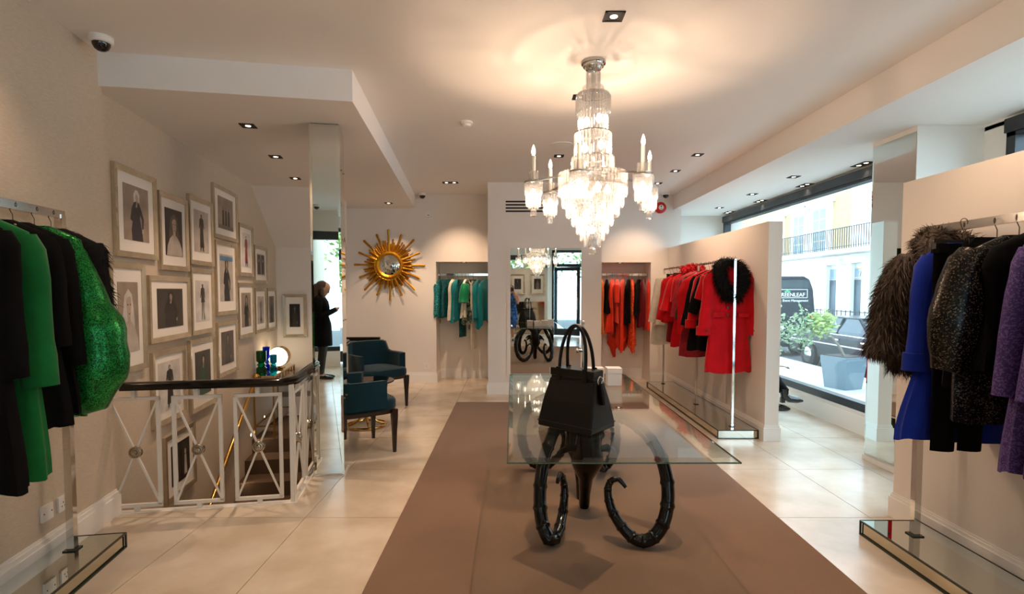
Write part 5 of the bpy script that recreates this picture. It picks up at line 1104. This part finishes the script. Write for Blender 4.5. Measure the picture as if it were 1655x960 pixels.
# car parked along the kerb, nose towards -Y
CARP = mat('black_car_paint', (6, 12, 16), .2, spec=.25); CGLASS = mat('car_glass', (44, 58, 64), .1, spec=.4); TYRE = mat('tyre', (20, 20, 20), .8)
car = thing('car', 'black saloon car parked at the kerb behind the planter', 'car', (9.0, 12.9, -.6), -PI/2)   # local +X is the nose
LO = [(-2.45, .35), (-2.45, .8), (-2.3, .93), (-1.2, .97), (1.0, .96), (2.2, .86), (2.42, .75), (2.45, .35), (1.95, .3), (1.88, .52), (1.72, .65), (1.48, .68), (1.24, .65), (1.08, .52), (1.02, .28), (-1.02, .28), (-1.08, .52), (-1.24, .65), (-1.48, .68), (-1.72, .65), (-1.88, .52), (-1.95, .3)]
o = MB().extr(LO, -.9, .9).build('body', CARP, car); bv = o.modifiers.new('bevel', 'BEVEL'); bv.width = .06; bv.segments = 2
rgc = []
for q, ww_ in ((0, .80), (.25, .78), (.8, .66), (1, .62)):
    rgc.append([(-1.55+.45*q*1.0, -ww_, .95+.42*q), (.95-.65*q, -ww_, .95+.42*q), (.95-.65*q, ww_, .95+.42*q), (-1.55+.45*q, ww_, .95+.42*q)])
MB().loft(rgc).build('cabin_glass', CGLASS, car)
o = MB().bb(-1.12, .34, -.63, .63, 1.365, 1.41).build('roof', CARP, car); bv = o.modifiers.new('bevel', 'BEVEL'); bv.width = .03
for s_ in (-1, 1):
    for (xb, xt) in ((-1.55, -1.1), (-.35, -.32), (.95, .30)): MB().tube([(xb, s_*.805, .95), (xt, s_*.635, 1.38)], .035, 6).build('window_pillar', CARP, car)
    MB().bb(-2.3, 2.3, s_*.905-.008, s_*.905+.008, .70, .73).build('chrome_strip', CHROME, car); MB().bb(-1.6, 1.0, s_*.82-.008, s_*.82+.008, .955, .98).build('sill_trim', CHROME, car)
    for x in (-.25, .75): MB().bb(x, x+.16, s_*.905-.015, s_*.905+.015, .84, .87).build('door_handle', CHROME, car)
    for x in (-1.48, 1.48):
        wl = MB().loft([[(x+r*math.cos(2*PI*k/24), s_*y, .33+r*math.sin(2*PI*k/24)) for k in range(24)] for r, y in ((.30, .70), (.33, .72), (.33, .88), (.30, .90))]).build('wheel', TYRE, car, True); MB().loft([[(x+r*math.cos(2*PI*k/20), s_*y, .33+r*math.sin(2*PI*k/20)) for k in range(20)] for r, y in ((.21, .905), (.2, .915), (.05, .925))]).build('hub_cap', STEEL, wl, True)
for s_ in (-1, 1): MB().ball((2.43, s_*.65, .68), (.03, .11, .09)).build('headlamp', CGLASS, car, True); MB().bb(-2.47, -2.44, s_*.7-.12, s_*.7+.12, .6, .8).build('tail_lamp', REDP, car)
# van behind the car, back doors towards us
NAVY = mat('van_paint', (18, 30, 42), .3, spec=.25); WLET = mat('white_lettering', (236, 238, 236), .5)
van = thing('van', 'dark delivery van with white lettering parked behind the saloon car', 'van', (8.50, 16.4, -.6))
o = MB().extr([(-.95, .3), (.98, .3), (.98, 1.3), (.90, 2.1), (.78, 2.42), (.6, 2.52), (-.6, 2.52), (-.78, 2.42), (-.9, 2.1), (-.98, 1.3)], 0, 4.9).build('body', NAVY, van); bv = o.modifiers.new('bevel', 'BEVEL'); bv.width = .05; bv.segments = 2
MB().bb(-.74, .74, -.012, .02, 2.14, 2.40).build('rear_window', CGLASS, van); MB().bb(-.6, .62, -.03, .0, 2.43, 2.48).build('roof_spoiler', NAVY, van)
sg = MB().bb(-.34, .70, -.02, -.014, 2.095, 2.108).bb(-.34, .70, -.02, -.014, 1.84, 1.853).bb(-.34, -.327, -.02, -.014, 1.84, 2.108).bb(.687, .70, -.02, -.014, 1.84, 2.108).build('sign_border', WLET, van)
text('GREENLEAF', .165, WLET, sg, (.19, -.02, 1.885), (PI/2, 0, 0)); text('& Event Management', .105, WLET, sg, (.28, -.02, 1.725), (PI/2, 0, 0))
for k in range(3): MB().ball((.02+.05*k, -.02, 2.035+.02*(k % 2)), (.045, .006, .025), 8, 5).build('leaf_emblem', mat('leaf_green%d' % k, (60, 190, 110), .5), sg)
for x in (-.36, -.12): MB().bb(x-.1, x+.1, -.02, -.01, .86, .98).build('number_plate', WLET, van)
for s_ in (-1, 1):
    MB().bb(s_*.88-.06, s_*.88+.06, -.03, .02, .95, 1.3).build('tail_lamp', REDP, van)
    for y in (.9, 3.9): MB().loft([[(s_*x, y+r*math.cos(2*PI*k/20), .33+r*math.sin(2*PI*k/20)) for k in range(20)] for r, x in ((.33, .76), (.33, .99), (.28, 1.0))]).build('wheel', TYRE, van, True)
# planter with young tree outside the window
LEAFG = mat('leaf', (120, 150, 70), .6, var=(8, (168, 186, 110), .3)); LEAFY = mat('leaf_light', (140, 160, 120), .6, var=(3, (104, 130, 92), .3)); BARK = mat('bark', (120, 112, 100), .8); SLATE = mat('zinc', (96, 112, 120), .45); SOIL = mat('soil', (50, 40, 32), .9)
def leaves(name, parent, c, r, n, size, m_, seed):
    q = random.Random(seed); V = []; Fc = []
    for i in range(n):
        while True:
            p = Vector((q.uniform(-1, 1), q.uniform(-1, 1), q.uniform(-1, 1)))
            if p.length < 1: break
        p = p*(.55+.45*q.random()); p = Vector((c[0]+p.x*r[0], c[1]+p.y*r[1], c[2]+p.z*r[2])); a = Vector((q.gauss(0, 1), q.gauss(0, 1), q.gauss(0, .6))).normalized(); b = a.cross(Vector((q.gauss(0, 1), q.gauss(0, 1), q.gauss(0, 1)))).normalized(); s_ = size*q.uniform(.7, 1.3); k = len(V)
        V += [p-a*s_, p+b*s_*.42-a*.1*s_, p+a*s_, p-b*s_*.42-a*.1*s_]; Fc.append((k, k+1, k+2, k+3))
    me = bpy.data.meshes.new(name); me.from_pydata([tuple(v) for v in V], [], Fc); me.materials.append(m_); o = inst(name, me, parent); o['kind'] = 'stuff'; return o
pt = thing('planter', 'tapered grey square planter on the pavement outside the window', 'planter', (6.4, 10.1, -.4), math.radians(20))
MB().box((0, 0, .31), (.44, .44, .62), 0, 1.28).build('pot', SLATE, pt); MB().bb(-.25, .25, -.25, .25, .61, .63).build('soil', SOIL, pt)
tr = thing('potted_tree', 'young leaning tree growing in the grey planter', 'tree', (6.4, 10.1, .225)); MB().tube(spline([(0, 0, 0), (-.12, 0, .22), (-.34, 0, .48), (-.5, .05, .8)], 4), [.028]*4+[.022]*5+[.015]*4, 8).build('trunk', BARK, tr, True)
leaves('foliage', tr, (-.45, 0, .62), (.32, .35, .32), 420, .055, LEAFG, 3); leaves('foliage', tr, (-.75, .1, .5), (.35, .35, .5), 300, .05, LEAFY, 4)
sr = thing('shrub', 'pale leafy shrub standing beside the planter against the van', 'shrub', (5.45, 11.2, -.4)); MB().tube([(0, 0, 0), (.02, 0, .5), (0, .05, 1.1)], [.03, .025, .012], 8).build('stem', BARK, sr, True); leaves('foliage', sr, (0, 0, .95), (.55, .5, .75), 520, .055, LEAFY, 5)
for i, (x, y, s_, lb) in enumerate([(-3.5, -9.5, 1.0, 'street tree beyond the front window, seen left in the mirrors'), (.6, -10.5, 1.15, 'street tree beyond the entrance, seen in the pier mirror'), (4.5, -9.0, .95, 'street tree right of the entrance, seen through the open door')]):
    t = thing('street_tree', lb, 'tree', (x, y, -.2), 0, 'street trees in front of the shop'); MB().tube([(0, 0, 0), (.05, 0, 1.6), (0, .1, 3.4)], [.14, .11, .06], 10).build('trunk', BARK, t, True); leaves('foliage', t, (0, 0, 3.2*s_), (2.2*s_, 2.0, 2.0*s_), 2600, .13, LEAFG, 20+i)
